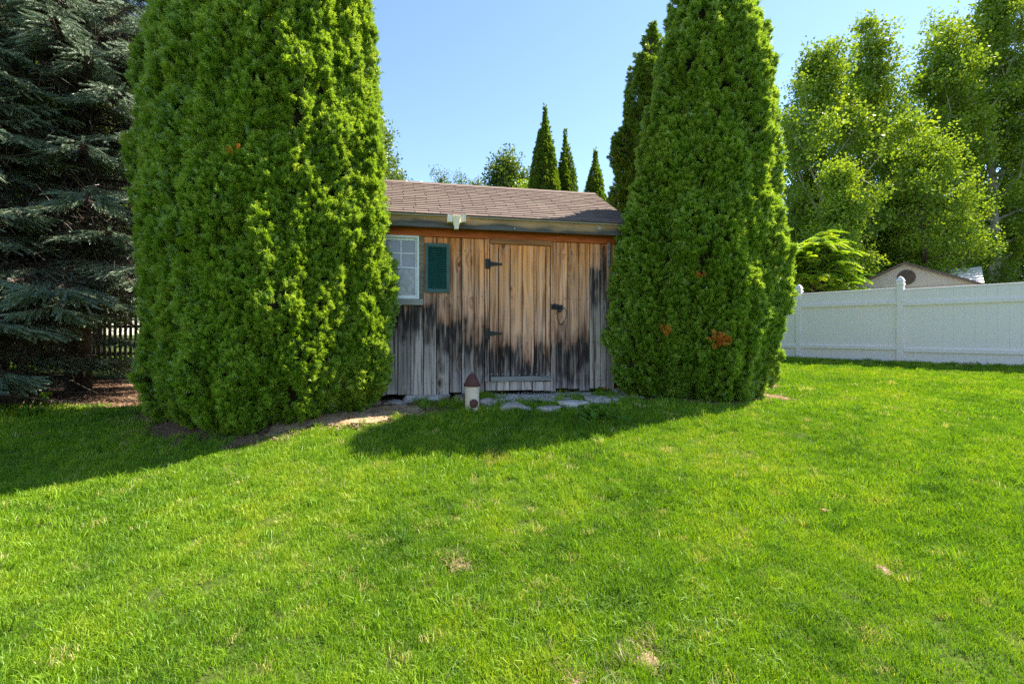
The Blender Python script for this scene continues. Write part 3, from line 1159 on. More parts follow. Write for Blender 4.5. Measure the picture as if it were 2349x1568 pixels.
boardmesh = MB().box(.0002, bwid - .0002, -.019, .019, .0, 1.70).mesh('fence_board', M['vinyl'], bevel=.0055)
railm = MB().box(.065, PS - .065, -.056, .056, -.042, .042).mesh('rail', M['vinyl'], bevel=.004)
toprm = MB().box(.065, PS - .065, -.026, .026, -.022, .022).mesh('top_rail', M['vinyl'], bevel=.006)
base_z = float(gz(*FP))
for i in range(-5, 4):
    x = i * PS
    wx, wy = FP[0] + fd[0] * x, FP[1] + fd[1] * x
    z = float(gz(wx, wy)) - base_z
    p = link(bpy.data.objects.new('post', bm_post), fence)
    p.location = (x, 0, z - .02)
    c = link(bpy.data.objects.new('post_cap', capmesh), p)
    if i < 3:
        wx2, wy2 = FP[0] + fd[0] * (x + PS), FP[1] + fd[1] * (x + PS)
        zz = (z + float(gz(wx2, wy2)) - base_z) / 2 - .01 - (.05 if i == 0 else 0)
        for nm, me, dz in (('top_rail', toprm, 1.722), ('rail', railm, 1.40), ('rail', railm, .34)):
            o = link(bpy.data.objects.new(nm, me), fence)
            o.location = (x, 0, zz + dz)
        for k in range(NB):
            o = link(bpy.data.objects.new('fence_board', boardmesh), fence)
            o.location = (x + .064 + k * bwid, random.uniform(-.001, .001), zz)

# ------------------------------------------------------------------ neighbour's shed beyond the fence
M['siding'] = simple('pale_grey_siding', (.50, .455, .42), .75, .25, 3, .06)
M['browntrim'] = simple('brown_trim', (.13, .095, .085), .6, .3, 8, .15)
M['whiteroof'] = simple('white_metal_roof', (.80, .80, .82), .45, .4, 3, .05)
M['darkroof'] = simple('dark_roof', (.10, .085, .08), .9, .1, 8, .2)
ax, ay = 12.2, 15.0
ag = float(gz(ax, ay))
nsh = thing('neighbour_shed', (ax, ay, ag), 'beige gabled shed with round louvred vent beyond the white fence', 'shed', rotz=frot)
AZ, EVZ, HW, DP = 3.61 - ag, 2.85 - ag, 1.66, 3.6
mb = MB()
mb.add([(-HW, 0, -.1), (HW, 0, -.1), (HW, 0, EVZ), (0, 0, AZ), (-HW, 0, EVZ), (-HW, DP, -.1), (HW, DP, -.1), (HW, DP, EVZ), (0, DP, AZ), (-HW, DP, EVZ)],
       [(0, 1, 2, 3, 4), (9, 8, 7, 6, 5), (0, 5, 6, 1), (1, 6, 7, 2), (4, 9, 5, 0), (2, 7, 8, 3), (3, 8, 9, 4)])
mb.build('wall', M['siding'], nsh)
rs = (AZ - EVZ) / HW
for s in (-1, 1):
    mb = MB()
    e = HW + .12
    pts = [(0, -.10, AZ + .012), (s * e, -.10, AZ - rs * e + .012), (s * e, DP + .1, AZ - rs * e + .012), (0, DP + .1, AZ + .012)]
    f1 = [(0, 1, 2, 3), (4, 7, 6, 5), (0, 4, 5, 1), (1, 5, 6, 2), (2, 6, 7, 3), (3, 7, 4, 0)]
    if s > 0:
        f1 = [tuple(reversed(f)) for f in f1]
    mb.add(pts + [(p[0], p[1], p[2] + .05) for p in pts], f1)
    mb.build('roof', M['darkroof'], nsh)
    mb = MB()
    pts = [(0, -.128, AZ - .02), (s * (e + .01), -.128, AZ - rs * e - .02), (s * (e + .01), -.103, AZ - rs * e - .02), (0, -.103, AZ - .02)]
    mb.add(pts + [(p[0], p[1], p[2] + .075) for p in pts], f1)
    mb.build('rake_trim', M['browntrim'], nsh)
vz = AZ - .42
vent = MB().lathe([(.235, 0), (.235, .03), (.205, .034), (.195, .012)], 28, Matrix.Translation((0.03, -.002, vz)) @ Matrix.Rotation(R(90), 4, 'X')).build('vent', M['browntrim'], nsh)
for i in range(7):
    zz = -.15 + i * .05
    hw = math.sqrt(max(.01, .195 ** 2 - zz ** 2)) - .006
    MB().box(.03 - hw, .03 + hw, -.030, -.015, vz + zz - .012, vz + zz + .012).build('slat', M['darkroof'], vent)
# faint batten lines on the gable: horizontal siding joint and vertical seam strips
mb = MB()
mb.box(-HW + .02, HW - .02, -.012, -.001, EVZ + .02, EVZ + .045)
mb.build('siding_joint', simple('tan_siding_trim', (.40, .35, .30), .75, .25), nsh)
for i in range(8):
    xx = -.1 + i * .22
    if AZ - rs * abs(xx) > EVZ + .1:
        MB().box(xx - .008, xx + .008, -.010, -.001, EVZ - .4, EVZ + .019).build('siding_strip', M['siding'], nsh)


def wp(u, v, d):
    return Vector(((u - 1174.5) / 1109 * d, d, CAM_H + (765 - v) / 1109 * d))


q = [wp(2128, 657, 17.0), wp(2258, 650, 15.8), wp(2251, 611, 17.8), wp(2128, 622, 19.0)]
nrm_ = (q[1] - q[0]).cross(q[3] - q[0]).normalized()
lean = thing('white_roof', tuple(q[0]), 'sunlit white ribbed metal roof behind the beige gabled shed', 'roof')
NR = 6
for i in range(NR):
    a0, a1 = i / NR, (i + 1) / NR - .045
    lo0, lo1 = q[0].lerp(q[3], a0), q[1].lerp(q[2], a0)
    hi0, hi1 = q[0].lerp(q[3], a1), q[1].lerp(q[2], a1)
    lift = nrm_ * .02
    vs = [lo0, lo1, hi1, hi0, lo0 + lift * 1.8, lo1 + lift * 1.8, hi1 + lift, hi0 + lift]
    mb = MB()
    mb.add([tuple(p - q[0]) for p in vs], [(0, 3, 2, 1), (4, 5, 6, 7), (0, 1, 5, 4), (1, 2, 6, 5), (2, 3, 7, 6), (3, 0, 4, 7)])
    mb.build('roof_panel', M['whiteroof'], lean)
mb = MB()
for s_ in (0.04, .96):
    for a_, b_ in ((q[0], q[1]), (q[3], q[2])):
        pt = a_.lerp(b_, s_)
        mb.box(pt.x - q[0].x - .05, pt.x - q[0].x + .05, pt.y - q[0].y - .05, pt.y - q[0].y + .05, float(gz(pt.x, pt.y)) - q[0].z - .05, pt.z - q[0].z - .01)
mb.build('support_posts', M['browntrim'], lean)


# ------------------------------------------------------------------ leaf-sized building blocks
def hidden(name, me):
    return bpy.data.objects.new(name, me)     # source meshes for the scatters, never linked to the scene


def rhomb(p, d, side, ln, wd):
    """4-vertex leaf from p along d"""
    return [p, p + d * ln * .45 + side * wd * .5, p + d * ln, p + d * ln * .45 - side * wd * .5]


def plume(seed, L=.125, n=46):
    r = np.random.default_rng(seed)
    V, F, MI = [], [], []

    def leafq(p, d, side, ln, wd):
        b = len(V)
        V.extend(rhomb(p, d, side, ln, wd))
        F.append((b, b + 1, b + 2, b + 3))
        MI.append(tip)
    for i in range(n):
        t = r.uniform(.05, 1) ** .8
        tip = 0
        ang = r.uniform(0, 2 * math.pi)
        sp = R(r.uniform(25, 62) * (1.15 - .6 * t))
        d = np.array([math.sin(sp) * math.cos(ang), math.sin(sp) * math.sin(ang) * .75, math.cos(sp)])
        p = np.array([0, 0, t * L * .72]) + r.normal(0, .008, 3)
        ln = r.uniform(.034, .056)
        side = nrm(np.cross(d, r.normal(0, 1, 3)))
        tip = 1 if t > .62 + r.normal(0, .12) else 0
        leafq(p, d, side, ln, .0072)
        for k in range(3):
            q = .25 + .22 * k
            sg = 1 if (k + i) % 2 else -1
            dd = nrm(d * .75 + side * sg * .65)
            tip = 1 if (t > .55 and k == 2) or t > .85 else 0
            leafq(p + d * ln * q, dd, nrm(np.cross(dd, np.cross(d, side))), ln * .5, .0072)
    return np.array(V), np.array(F), np.array(MI, np.int32)


def two_tone(name, seed, mats, *a):
    V, F, MI = plume(seed, *a)
    me = np_mesh(name, V, F)
    for m_ in mats:
        me.materials.append(M[m_])
    me.polygons.foreach_set('material_index', MI)
    return hidden(name, me)


M['arb'] = leaf_mat('arborvitae_foliage', (.105, .205, .016), (.170, .30, .024), (.255, .385, .040), .42, 2.2, .05, (1.3, 1.2, .5), None, .38)
M['arbtip'] = leaf_mat('arborvitae_highlit_new_tips', (.19, .335, .026), (.28, .445, .042), (.40, .53, .080), .44, 2.2, .06, (1.25, 1.15, .5), None, .38)  # paler new growth; highlights against darker inner sprays are also painted into this colour
M['arbdark'] = leaf_mat('darker_arborvitae_foliage', (.105, .175, .016), (.165, .25, .024), (.24, .32, .036), .40, 2.2, .025, (1.3, 1.2, .4), None, .5)
M['deadarb'] = leaf_mat('dead_arborvitae_foliage', (.40, .14, .03), (.62, .25, .045), (.78, .40, .09), .25, 6, .03, (1.1, .9, .5))
plumes = []
for i in range(5):
    plumes.append(two_tone('plume', 100 + i, ('arb', 'arbtip')))
plumes_dark = []
for i in range(4):
    plumes_dark.append(two_tone('plume', 130 + i, ('arbdark', 'arb')))
plumes_dead = []
for i in range(2):
    plumes_dead.append(two_tone('plume', 150 + i, ('deadarb', 'deadarb'), .11, 30))


def prof_r(t, prof):
    return np.interp(t, [p[0] for p in prof], [p[1] for p in prof])


ARB = [(0, .62), (.03, .78), (.10, .95), (.2, 1.0), (.4, .97), (.55, .88), (.7, .72), (.85, .45), (.94, .22), (1, .02)]
ARBD = [(0, .60), (.03, .78), (.10, .95), (.2, 1.0), (.45, 1.0), (.6, .95), (.75, .80), (.87, .57), (.95, .34), (1, .04)]
ARBT = [(0, .60), (.03, .78), (.10, .95), (.2, 1.0), (.5, 1.0), (.72, .93), (.86, .74), (.95, .42), (1, .04)]


def arborvitae(label, x, y, lobes, seed, dens=150, variants=None, prof=ARB, group=None, size=1.0, lump=.14, shed_clip=False, gaps=0.0):
    """lobes: (dx, dy, radius, z_base, z_top)"""
    z0 = float(gz(x, y))
    root = thing('arborvitae', (x, y, z0), label, 'tree', group)
    r = np.random.default_rng(seed)
    PP, NN = [], []
    for li, (dx, dy, rad, zb, zt) in enumerate(lobes):
        H = zt - zb
        area = 2 * math.pi * rad * H * .85
        n = int(area * dens * 3.1 / size ** 1.6)
        t = r.random(n * 2)
        keep = r.random(n * 2) < prof_r(t, prof)
        t = t[keep][:n]
        n = len(t)
        ph = r.random(n) * 2 * math.pi
        zz = zb + t * H
        R0 = rad * prof_r(t, prof)
        cx, cy = np.cos(ph), np.sin(ph)
        # overlapping vertical plumes with dark creases between them
        a1 = vnoise(cx * 2.6 * rad * 1.6 + 9, cy * 2.6 * rad * 1.6 + 9, zz * 1.15, seed + li)
        a2 = vnoise(cx * rad * 6 + 5, cy * rad * 6 + 5, zz * 3.6, seed + 50 + li)
        a3 = vnoise(cx * rad * 13 + 5, cy * rad * 13 + 5, zz * 8.0, seed + 90 + li)
        disp = (a1 - .5) * lump * 1.9 + (a2 - .5) * lump * 1.2 + (a3 - .5) * lump * .55 - .10 * size
        lay = -np.abs(r.normal(0, .035, n))
        Rr = np.maximum(.03, R0 + disp + lay)
        P = np.stack([x + dx + cx * Rr, y + dy + cy * Rr, zz], 1)
        rnm = np.stack([cx, cy, np.zeros(n)], 1)
        PP.append((P, rnm, li, R0))
    Pk, Nk = [], []
    for P, rnm, li, R0 in PP:
        ok = np.ones(len(P), bool)
        for lj, (dx, dy, rad, zb, zt) in enumerate(lobes):
            if lj == li: continue
            t = (P[:, 2] - zb) / (zt - zb)
            rr = np.where((t > 0) & (t < 1), rad * prof_r(t, prof), 0)
            ok &= np.hypot(P[:, 0] - x - dx, P[:, 1] - y - dy) > rr * .70 - .06
        if gaps:
            g = vnoise(P[:, 0] * 2.2, P[:, 1] * 2.2, P[:, 2] * 2.0, seed + 7)
            ok &= (g > gaps) | (r.random(len(P)) < .12)
        Pk.append(P[ok]); Nk.append(rnm[ok])
    P, N = np.concatenate(Pk), np.concatenate(Nk)
    if shed_clip:
        sx, sy = w2s(P[:, 0], P[:, 1])
        inside = (sx > XL - .14) & (sx < XR + .1) & (sy > -.14) & (sy < DEPTH + .2) & (P[:, 2] < SZ + 3.0)
        P, N = P[~inside], N[~inside]
    n = len(P)
    ax = N * r.uniform(.55, .95, n)[:, None] + np.array([0, 0, 1]) * r.uniform(.35, .95, n)[:, None] + r.normal(0, .22, (n, 3))
    Q = q_axis(ax, spin=r.random(n) * 6.28)
    sc = r.uniform(.75, 1.2, n) * size
    P = P - nrm(ax) * (.06 * sc)[:, None]
    o = scatter('crown', P, Q, sc, variants or plumes, root, (x, y, z0))
    tag(o, kind='stuff')
    # twiggy inside of each stem
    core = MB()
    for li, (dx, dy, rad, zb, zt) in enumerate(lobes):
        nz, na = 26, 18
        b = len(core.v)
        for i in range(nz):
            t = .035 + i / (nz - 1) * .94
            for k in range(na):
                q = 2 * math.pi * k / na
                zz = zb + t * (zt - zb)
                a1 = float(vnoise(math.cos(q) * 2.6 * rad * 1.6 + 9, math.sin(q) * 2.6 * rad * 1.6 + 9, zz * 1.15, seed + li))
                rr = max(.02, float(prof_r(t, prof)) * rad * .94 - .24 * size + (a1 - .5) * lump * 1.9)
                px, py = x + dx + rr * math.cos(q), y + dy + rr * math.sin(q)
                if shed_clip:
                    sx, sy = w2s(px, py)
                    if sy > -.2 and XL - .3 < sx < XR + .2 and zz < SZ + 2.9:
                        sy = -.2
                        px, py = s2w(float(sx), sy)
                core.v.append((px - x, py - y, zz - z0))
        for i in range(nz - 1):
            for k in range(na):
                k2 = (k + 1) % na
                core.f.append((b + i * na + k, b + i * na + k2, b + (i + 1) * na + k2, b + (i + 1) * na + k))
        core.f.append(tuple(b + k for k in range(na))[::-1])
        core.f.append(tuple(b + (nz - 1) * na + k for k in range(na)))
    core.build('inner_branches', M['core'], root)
    tr = MB()
    for dx, dy, rad, zb, zt in lobes:
        tr.tube([(dx * .6, dy * .6, -.1), (dx * .9, dy * .9, .35 + zb - z0), (dx, dy, .9 + zb - z0)], [.075 * size + rad * .03, .06 * size, .04], 9)
    tr.build('trunk', M['bark'], root, smooth=True)
    return root


# ---- the left group in front of the shed
arbA = arborvitae('tallest wide bright green arborvitae in front of the shed window side, left group', -2.66, 5.64,
                  [(0, 0, 1.04, .40, 7.1), (-.62, -.04, .82, .38, 6.7), (-.28, -.32, .76, .38, 5.8), (.05, .5, .7, .5, 7.3)], 11, dens=165, prof=ARBT, shed_clip=True)
arbB = arborvitae('narrow sunlit arborvitae leaning over the shed window', -1.86, 5.64, [(-.04, 0, .40, .52, 7.0), (.06, .02, .38, .66, 4.4), (.16, -.04, .38, .74, 2.6)], 12, dens=170, prof=ARBT, shed_clip=True)
arbC = arborvitae('shaded arborvitae at the edge of the blue spruces', -4.16, 6.1, [(.24, 0, .68, .38, 7.2), (.46, -.4, .62, .36, 6.2)], 13, dens=160, prof=ARBT)
# ---- the right group
arbD = arborvitae('broad tall arborvitae with orange dead tufts right of the shed', 2.72, 6.78,
                  [(0.03, 0, .93, .50, 6.95), (-.48, -.1, .72, .55, 5.0), (.22, -.12, .64, .5, 5.4), (-.1, -.38, .72, .48, 4.7), (-.84, -.3, .50, .62, 3.6)], 14, dens=170, lump=.19, prof=ARBD)
arbE = arborvitae('darker ragged arborvitae behind the roof corner left of the broad tree', 2.80, 9.6, [(0, 0, .66, .7, 7.6), (-.30, -.05, .66, .72, 6.0), (.4, .2, .6, .7, 7.3)], 15, dens=130, variants=plumes_dark, lump=.2, gaps=.25, prof=ARBT)
arbF = arborvitae('slim arborvitae lit along its edge near the vinyl fence', 3.70, 7.9, [(0, 0, .46, .50, 5.4), (.1, -.1, .38, .48, 4.2)], 16, dens=170)

# orange dead tufts on the surface of the right tree and a few brown ones on the left tree
def ray_tuft(root, u, v, d, n, spread, seed, label, k=1.0):
    r = np.random.default_rng(seed)
    c = wp(u, v, d)
    P = np.array(c)[None] + r.normal(0, 1, (n, 3)) * np.array(spread)
    ax = np.array([-c.x, -c.y, .2]) / d + np.array([0, 0, .5]) + r.normal(0, .35, (n, 3))
    o = scatter('dead_foliage', P, q_axis(ax, spin=r.random(n) * 6), r.uniform(.6, .95, n) * k, plumes_dead, root, tuple(root.location))
    tag(o, label, kind='stuff')


ray_tuft(arbD, 1650, 778, 5.70, 34, (.040, .02, .048), 1, 'bright orange dead tuft')
ray_tuft(arbD, 1672, 781, 5.78, 7, (.025, .02, .012), 5, 'orange dead sprig')
ray_tuft(arbD, 1531, 764, 5.72, 7, (.016, .02, .014), 2, 'small orange dead tuft')
ray_tuft(arbD, 1604, 634, 5.80, 4, (.010, .02, .012), 3, 'tiny brown dead tuft')
ray_tuft(arbA, 528, 348, 4.62, 6, (.040, .02, .009), 4, 'brown dead sprig', .55)

# ---- three slim ones behind the shed
for lab, u, vt, d, rad in (('tallest of the three slim arborvitaes behind the shed roof', 1250, 250, 12.5, .42), ('middle slim arborvitae behind the shed roof, touching the tallest', 1297, 306, 12.9, .33), ('shortest slim arborvitae standing apart behind the shed roof end', 1366, 349, 12.3, .34)):
    c = wp(u, vt, d)
    arborvitae(lab, c.x, c.y, [(0, 0, rad * 1.35, float(gz(c.x, c.y)), c.z + .12)], 20 + u % 7, dens=110, variants=plumes_dark, group='slim arborvitaes behind the shed', size=.6, lump=.07,
               prof=[(0, .9), (.2, 1.0), (.5, .98), (.68, .82), (.82, .56), (.92, .27), (1, .01)])


# ------------------------------------------------------------------ broad-leaved trees
def leaf_twig(seed, n=16, rad=.24, ls=.075, wd=.055, droop=0.3):
    r = np.random.default_rng(seed)
    V, F = [], []
    for i in range(n):
        p = r.normal(0, 1, 3)
        p = p / np.linalg.norm(p) * rad * r.random() ** .5 * np.array([1, 1, .8])
        d = nrm(p / rad + r.normal(0, .7, 3) + np.array([0, 0, -droop]))
        side = nrm(np.cross(d, r.normal(0, 1, 3)))
        b = len(V)
        k = r.uniform(.7, 1.25)
        V.extend(rhomb(p, d, side, ls * k, wd * k))
        F.append((b, b + 1, b + 2, b + 3))
    return np.array(V), np.array(F)


M['aspen'] = leaf_mat('aspen_leaves', (.10, .18, .020), (.175, .285, .028), (.28, .37, .036), .40, .45, .025, (1.5, 1.35, .4), None, .35)
M['maple'] = leaf_mat('yellow_green_leaves', (.12, .215, .020), (.20, .32, .028), (.30, .41, .040), .42, .7, .02, (1.4, 1.25, .35))
M['dull'] = leaf_mat('dark_green_leaves', (.055, .105, .014), (.10, .165, .018), (.17, .24, .03), .36, .6, .03, (1.5, 1.35, .4), None, .35)
M['sumac'] = leaf_mat('sumac_leaves', (.09, .20, .015), (.17, .31, .022), (.31, .42, .032), .45, 1.5, .015, (1.5, 1.3, .35))


def twigset(mat, base, n=16, rad=.24, ls=.075, wd=.055):
    out = []
    for i in range(4):
        V, F = leaf_twig(base + i, n, rad, ls, wd)
        out.append(hidden('leaf_twig', np_mesh('leaf_twig', V, F, M[mat])))
    return out


TW_ASPEN = twigset('aspen', 200, 13, .26, .095, .08)
TW_MAPLE = twigset('maple', 210, 18, .24, .085, .065)
TW_DULL = twigset('dull', 220, 18, .28, .09, .07)


def broad_tree(name, label, x, y, H, W, seed, twigs, bark, zc0=.12, nl=26, per=95, trunk_r=.13, lean=(0, 0), group=None, shape=1.0, wid=.21, tscale=1.0):
    r = np.random.default_rng(seed)
    z0 = float(gz(x, y))
    root = thing(name, (x, y, z0), label, 'tree', group)
    tb, lb = MB(), MB()
    top = np.array([lean[0], lean[1], H])
    ctrl = [np.array([0, 0, -.2])]
    for i in range(1, 9):
        t = i / 8
        ctrl.append(top * t + np.array([r.normal(0, .09), r.normal(0, .09), 0]) * (1 if i < 8 else 0) * H / 10)
    ctrl = np.array(ctrl)
    def trunk_at(t):
        f = t * 8
        i = int(min(7, math.floor(f)))
        return ctrl[i] * (1 - (f - i)) + ctrl[i + 1] * (f - i)
    tb.tube([tuple(c) for c in ctrl], [trunk_r * (1 - .93 * i / 8) for i in range(9)], 9)
    P = []
    for k in range(nl):
        t = zc0 + (0.97 - zc0) * ((k + r.random()) / nl)
        az = k * 2.4 + r.normal(0, .4)
        s = (t - zc0) / (1 - zc0)
        ln = W * .5 * (math.sin(math.pi * min(1, (s * .82 + .18)) ** shape)) * r.uniform(.5, 1.35) + .15
        up = r.uniform(.4, 1.2) + 1.1 * s * s
        st = trunk_at(t)
        d = nrm(np.array([math.cos(az), math.sin(az), up]))
        e1 = st + d * ln * .55 + r.normal(0, .06, 3) * ln
        e2 = e1 + nrm(d + np.array([0, 0, .35]) + r.normal(0, .25, 3)) * ln * .5
        lr = trunk_r * (1 - .9 * t) * .45 + .008
        lb.tube([tuple(st), tuple(e1), tuple(e2)], [lr, lr * .6, lr * .2], 5, False)
        ends = [(e1 * .5 + e2 * .5, e2)]
        for j in range(5):
            q = r.uniform(-.35, .75)
            b0 = (st * q + e1 * (1 - q)) if q > 0 else (e1 * (1 + q / .35) + e2 * (-q / .35))
            b1 = b0 + nrm(d * .5 + r.normal(0, .7, 3)) * ln * r.uniform(.2, .45)
            lb.tube([tuple(b0), tuple(b1)], [lr * .45, lr * .12], 4, False)
            ends.append((b0 * .3 + b1 * .7, b1))
        m = int(per * (ln / (W * .5) + .25))
        sel = r.integers(0, len(ends), m)
        A = np.array([e[0] for e in ends])[sel]
        B = np.array([e[1] for e in ends])[sel]
        q = r.random((m, 1))
        P.append(A * (1 - q) + B * q + r.normal(0, wid, (m, 3)) * np.array([1, 1, .8]))
    P = np.concatenate(P)
    P = P[P[:, 2] > .25] + np.array([x, y, z0])
    Q = q_axis(r.normal(0, 1, (len(P), 3)), spin=r.random(len(P)) * 6)
    tag(scatter('crown', P, Q, r.uniform(.7, 1.25, len(P)) * tscale, twigs, root, (x, y, z0)), kind='stuff')
    tb.build('trunk', M[bark], root, smooth=True)
    lb.build('limbs', M[bark], root, smooth=True)
    return root


def bt(label, u, vtop, d, W, seed, twigs=TW_ASPEN, bark='paleb', **kw):
    c = wp(u, vtop, d)
    z0 = float(gz(c.x, c.y))
    return broad_tree(kw.pop('name', 'aspen_tree'), label, c.x, c.y, c.z - z0, W, seed, twigs, bark, **kw)


AG = 'tall trees beyond the vinyl fence'
bt('tall loose aspen next to the right arborvitae against the sky', 1880, 110, 19, 5.0, 31, group=AG, nl=34, per=105, tscale=1.15)
bt('second tall aspen with bare dark stem and open sky gaps', 2060, 45, 20.5, 5.2, 32, group=AG, nl=30, per=88, lean=(-1.4, 0), bark='bark', tscale=1.15)
bt('tall aspen with bunched crown between two taller neighbours', 2160, 60, 22, 5.2, 33, group=AG, nl=34, per=105, tscale=1.2)
bt('tall pale trunked aspen near the right edge', 2262, -60, 23, 6.4, 34, group=AG, nl=34, per=130, trunk_r=.24, lean=(.6, 0), zc0=.22, tscale=1.25, wid=.28)
bt('tallest dense aspen at the far right edge', 2400, -140, 25, 7.0, 35, group=AG, nl=38, per=150, tscale=1.3, wid=.3)
bt('yellow green young tree below the aspens', 1925, 375, 16.5, 2.2, 36, TW_MAPLE, 'bark', name='young_tree', nl=20, per=75, group=AG)
bt('yellow green tree over the beige shed', 2120, 300, 18.5, 4.6, 37, TW_MAPLE, 'bark', name='leafy_tree', nl=26, per=62, group=AG, wid=.3)
bt('slender aspen filling the gap between two taller ones', 1975, 175, 23, 5.0, 43, group=AG, nl=32, per=80, tscale=1.25, wid=.28)
bt('aspen with a ragged top behind the yellow green tree', 2215, 120, 26, 6.0, 44, group=AG, nl=34, per=95, tscale=1.35, wid=.3)
bt('dark leafy tree filling the gap behind the beige shed', 2030, 470, 21, 4.2, 38, TW_DULL, 'bark', name='leafy_tree', nl=26, per=100, group=AG, shape=.7)
bt('dark bushy tree behind the white metal roof', 2290, 430, 25, 6.0, 39, TW_DULL, 'bark', name='leafy_tree', nl=28, per=120, group=AG, shape=.7)
bt('dark bushy tree behind the sumac', 1870, 430, 21, 4.0, 40, TW_DULL, 'bark', name='leafy_tree', nl=26, per=110, group=AG, shape=.7)
bt('dark leafy tree low behind the beige shed gable', 2140, 480, 22, 5.0, 41, TW_DULL, 'bark', name='leafy_tree', nl=26, per=120, group=AG, shape=.6)
bt('dark tree at the right edge low above the fence', 2440, 380, 26, 6.5, 42, TW_DULL, 'bark', name='leafy_tree', nl=28, per=120, group=AG, shape=.6)

RG = 'treetops over the shed roof'
bt('open twiggy treetop beside the left arborvitaes over the roof', 858, 278, 17, 2.8, 51, TW_DULL, 'bark', name='leafy_tree', group=RG, nl=26, per=60, wid=.22)
bt('small treetop poking over the roof ridge, leftmost', 1012, 400, 20, 1.4, 52, TW_DULL, 'bark', name='leafy_tree', group=RG, nl=18, per=38, wid=.15, tscale=.8)
bt('thin wispy treetop over the roof ridge', 1058, 395, 21, 1.6, 53, TW_DULL, 'bark', name='leafy_tree', group=RG, nl=18, per=26, wid=.14, tscale=.7)
bt('sparse pointed treetop over the roof ridge', 1098, 400, 20, 1.2, 54, TW_DULL, 'bark', name='leafy_tree', group=RG, nl=16, per=24, wid=.14, tscale=.7)
bt('round treetop over the roof next to the slim arborvitaes', 1163, 360, 19, 2.6, 55, TW_DULL, 'bark', name='leafy_tree', group=RG, nl=28, per=75, wid=.22)
bt('low yellow green treetop between round tree and slim arborvitae', 1205, 418, 18, 1.2, 56, TW_MAPLE, 'bark', name='leafy_tree', group=RG, nl=14, per=40, wid=.16)

LG = 'sunlit trees behind the blue spruces'
bt('sunlit yellow green tree seen through the spruce gaps, upper', 230, 40, 14.5, 4.2, 61, TW_MAPLE, 'bark', name='leafy_tree', group=LG, nl=30, per=110)
bt('yellow green tree behind the spruces at the left edge', 20, 30, 16, 4.6, 62, TW_MAPLE, 'bark', name='leafy_tree', group=LG, nl=28, per=100)
bt('dark tree behind the blue spruces and arborvitae', 330, 150, 18, 5, 63, TW_DULL, 'bark', name='leafy_tree', group=LG, nl=30, per=130, shape=.7)
bt('dark tree far behind the left spruce', 120, 200, 18, 5, 64, TW_DULL, 'bark', name='leafy_tree', group=LG, nl=30, per=130, shape=.7)
bt('dark tree behind the leftmost spruce boughs', -90, 150, 18, 5, 65, TW_DULL, 'bark', name='leafy_tree', group=LG, nl=30, per=130, shape=.7)


# ------------------------------------------------------------------ sumac with long drooping compound leaves
def frond(seed):
    r = np.random.default_rng(seed)
    V, F = [], []
    L = .46
    pts = [np.array([s * L, 0, .16 * s - .42 * s * s]) for s in np.linspace(0, 1, 13)]
    for i in range(1, 13):
        t = nrm(pts[i] - pts[i - 1])
        for sg in (-1, 1):
            d = nrm(np.array([t[0] * .45, sg, t[2] * .3 - .38]) + r.normal(0, .08, 3))
            ln = .150 * (1 - .35 * abs(i - 6) / 6)
            side = nrm(np.cross(d, np.array([0, 0, 1])))
            b = len(V)
            V.extend(rhomb(pts[i], d, side, ln, .052))
            F.append((b, b + 1, b + 2, b + 3))
    for i in range(12):
        b = len(V)
        o = np.array([0, .006, 0])
        V.extend([pts[i] - o, pts[i] + o, pts[i + 1] + o, pts[i + 1] - o])
        F.append((b, b + 1, b + 2, b + 3))
    return np.array(V), np.array(F)


FRONDS = []
for i in range(3):
    V, F = frond(300 + i)
    FRONDS.append(hidden('frond', np_mesh('frond', V, F, M['sumac'])))


def sumac(x, y, label):
    r = np.random.default_rng(5)
    z0 = float(gz(x, y))
    root = thing('sumac_shrub', (x, y, z0), label, 'shrub')
    st = MB()
    P, Q, SC = [], [], []
    for k in range(44):
        az = k * 2.4
        rad = .1 + 1.1 * (k / 43) ** .6
        hz = 3.45 - 1.9 * (k / 43) ** 1.6 + r.normal(0, .15)
        tip = np.array([math.cos(az) * rad, math.sin(az) * rad, hz])
        st.tube([(0, 0, -.1), tuple(tip * np.array([.35, .35, .5])), tuple(tip)], [.05, .03, .012], 6)
        for j in range(20):
            a = j * 2.4 + r.normal(0, .2)
            el = r.uniform(-.1, .75)
            zoff = -r.uniform(0, 1.0) if j > 7 else -r.uniform(0, .15)
            X_ = np.array([math.cos(a) * math.cos(el), math.sin(a) * math.cos(el), math.sin(el)])
            Z_ = nrm(np.array([0, 0, 1]) - X_ * X_[2])
            Y_ = np.cross(Z_, X_)
            P.append(tip + np.array([x, y, z0]) + np.array([0, 0, zoff]))
            Q.append(q_from_mats(X_[None], Y_[None], Z_[None])[0])
            SC.append(r.uniform(.7, 1.15))
    tag(scatter('foliage', np.array(P), np.array(Q), np.array(SC), FRONDS, root, (x, y, z0)), kind='stuff')
    st.build('stems', M['bark'], root, smooth=True)


c = wp(1868, 700, 14.7)
sumac(c.x, c.y, 'bright yellow green sumac with drooping compound leaves behind the fence')


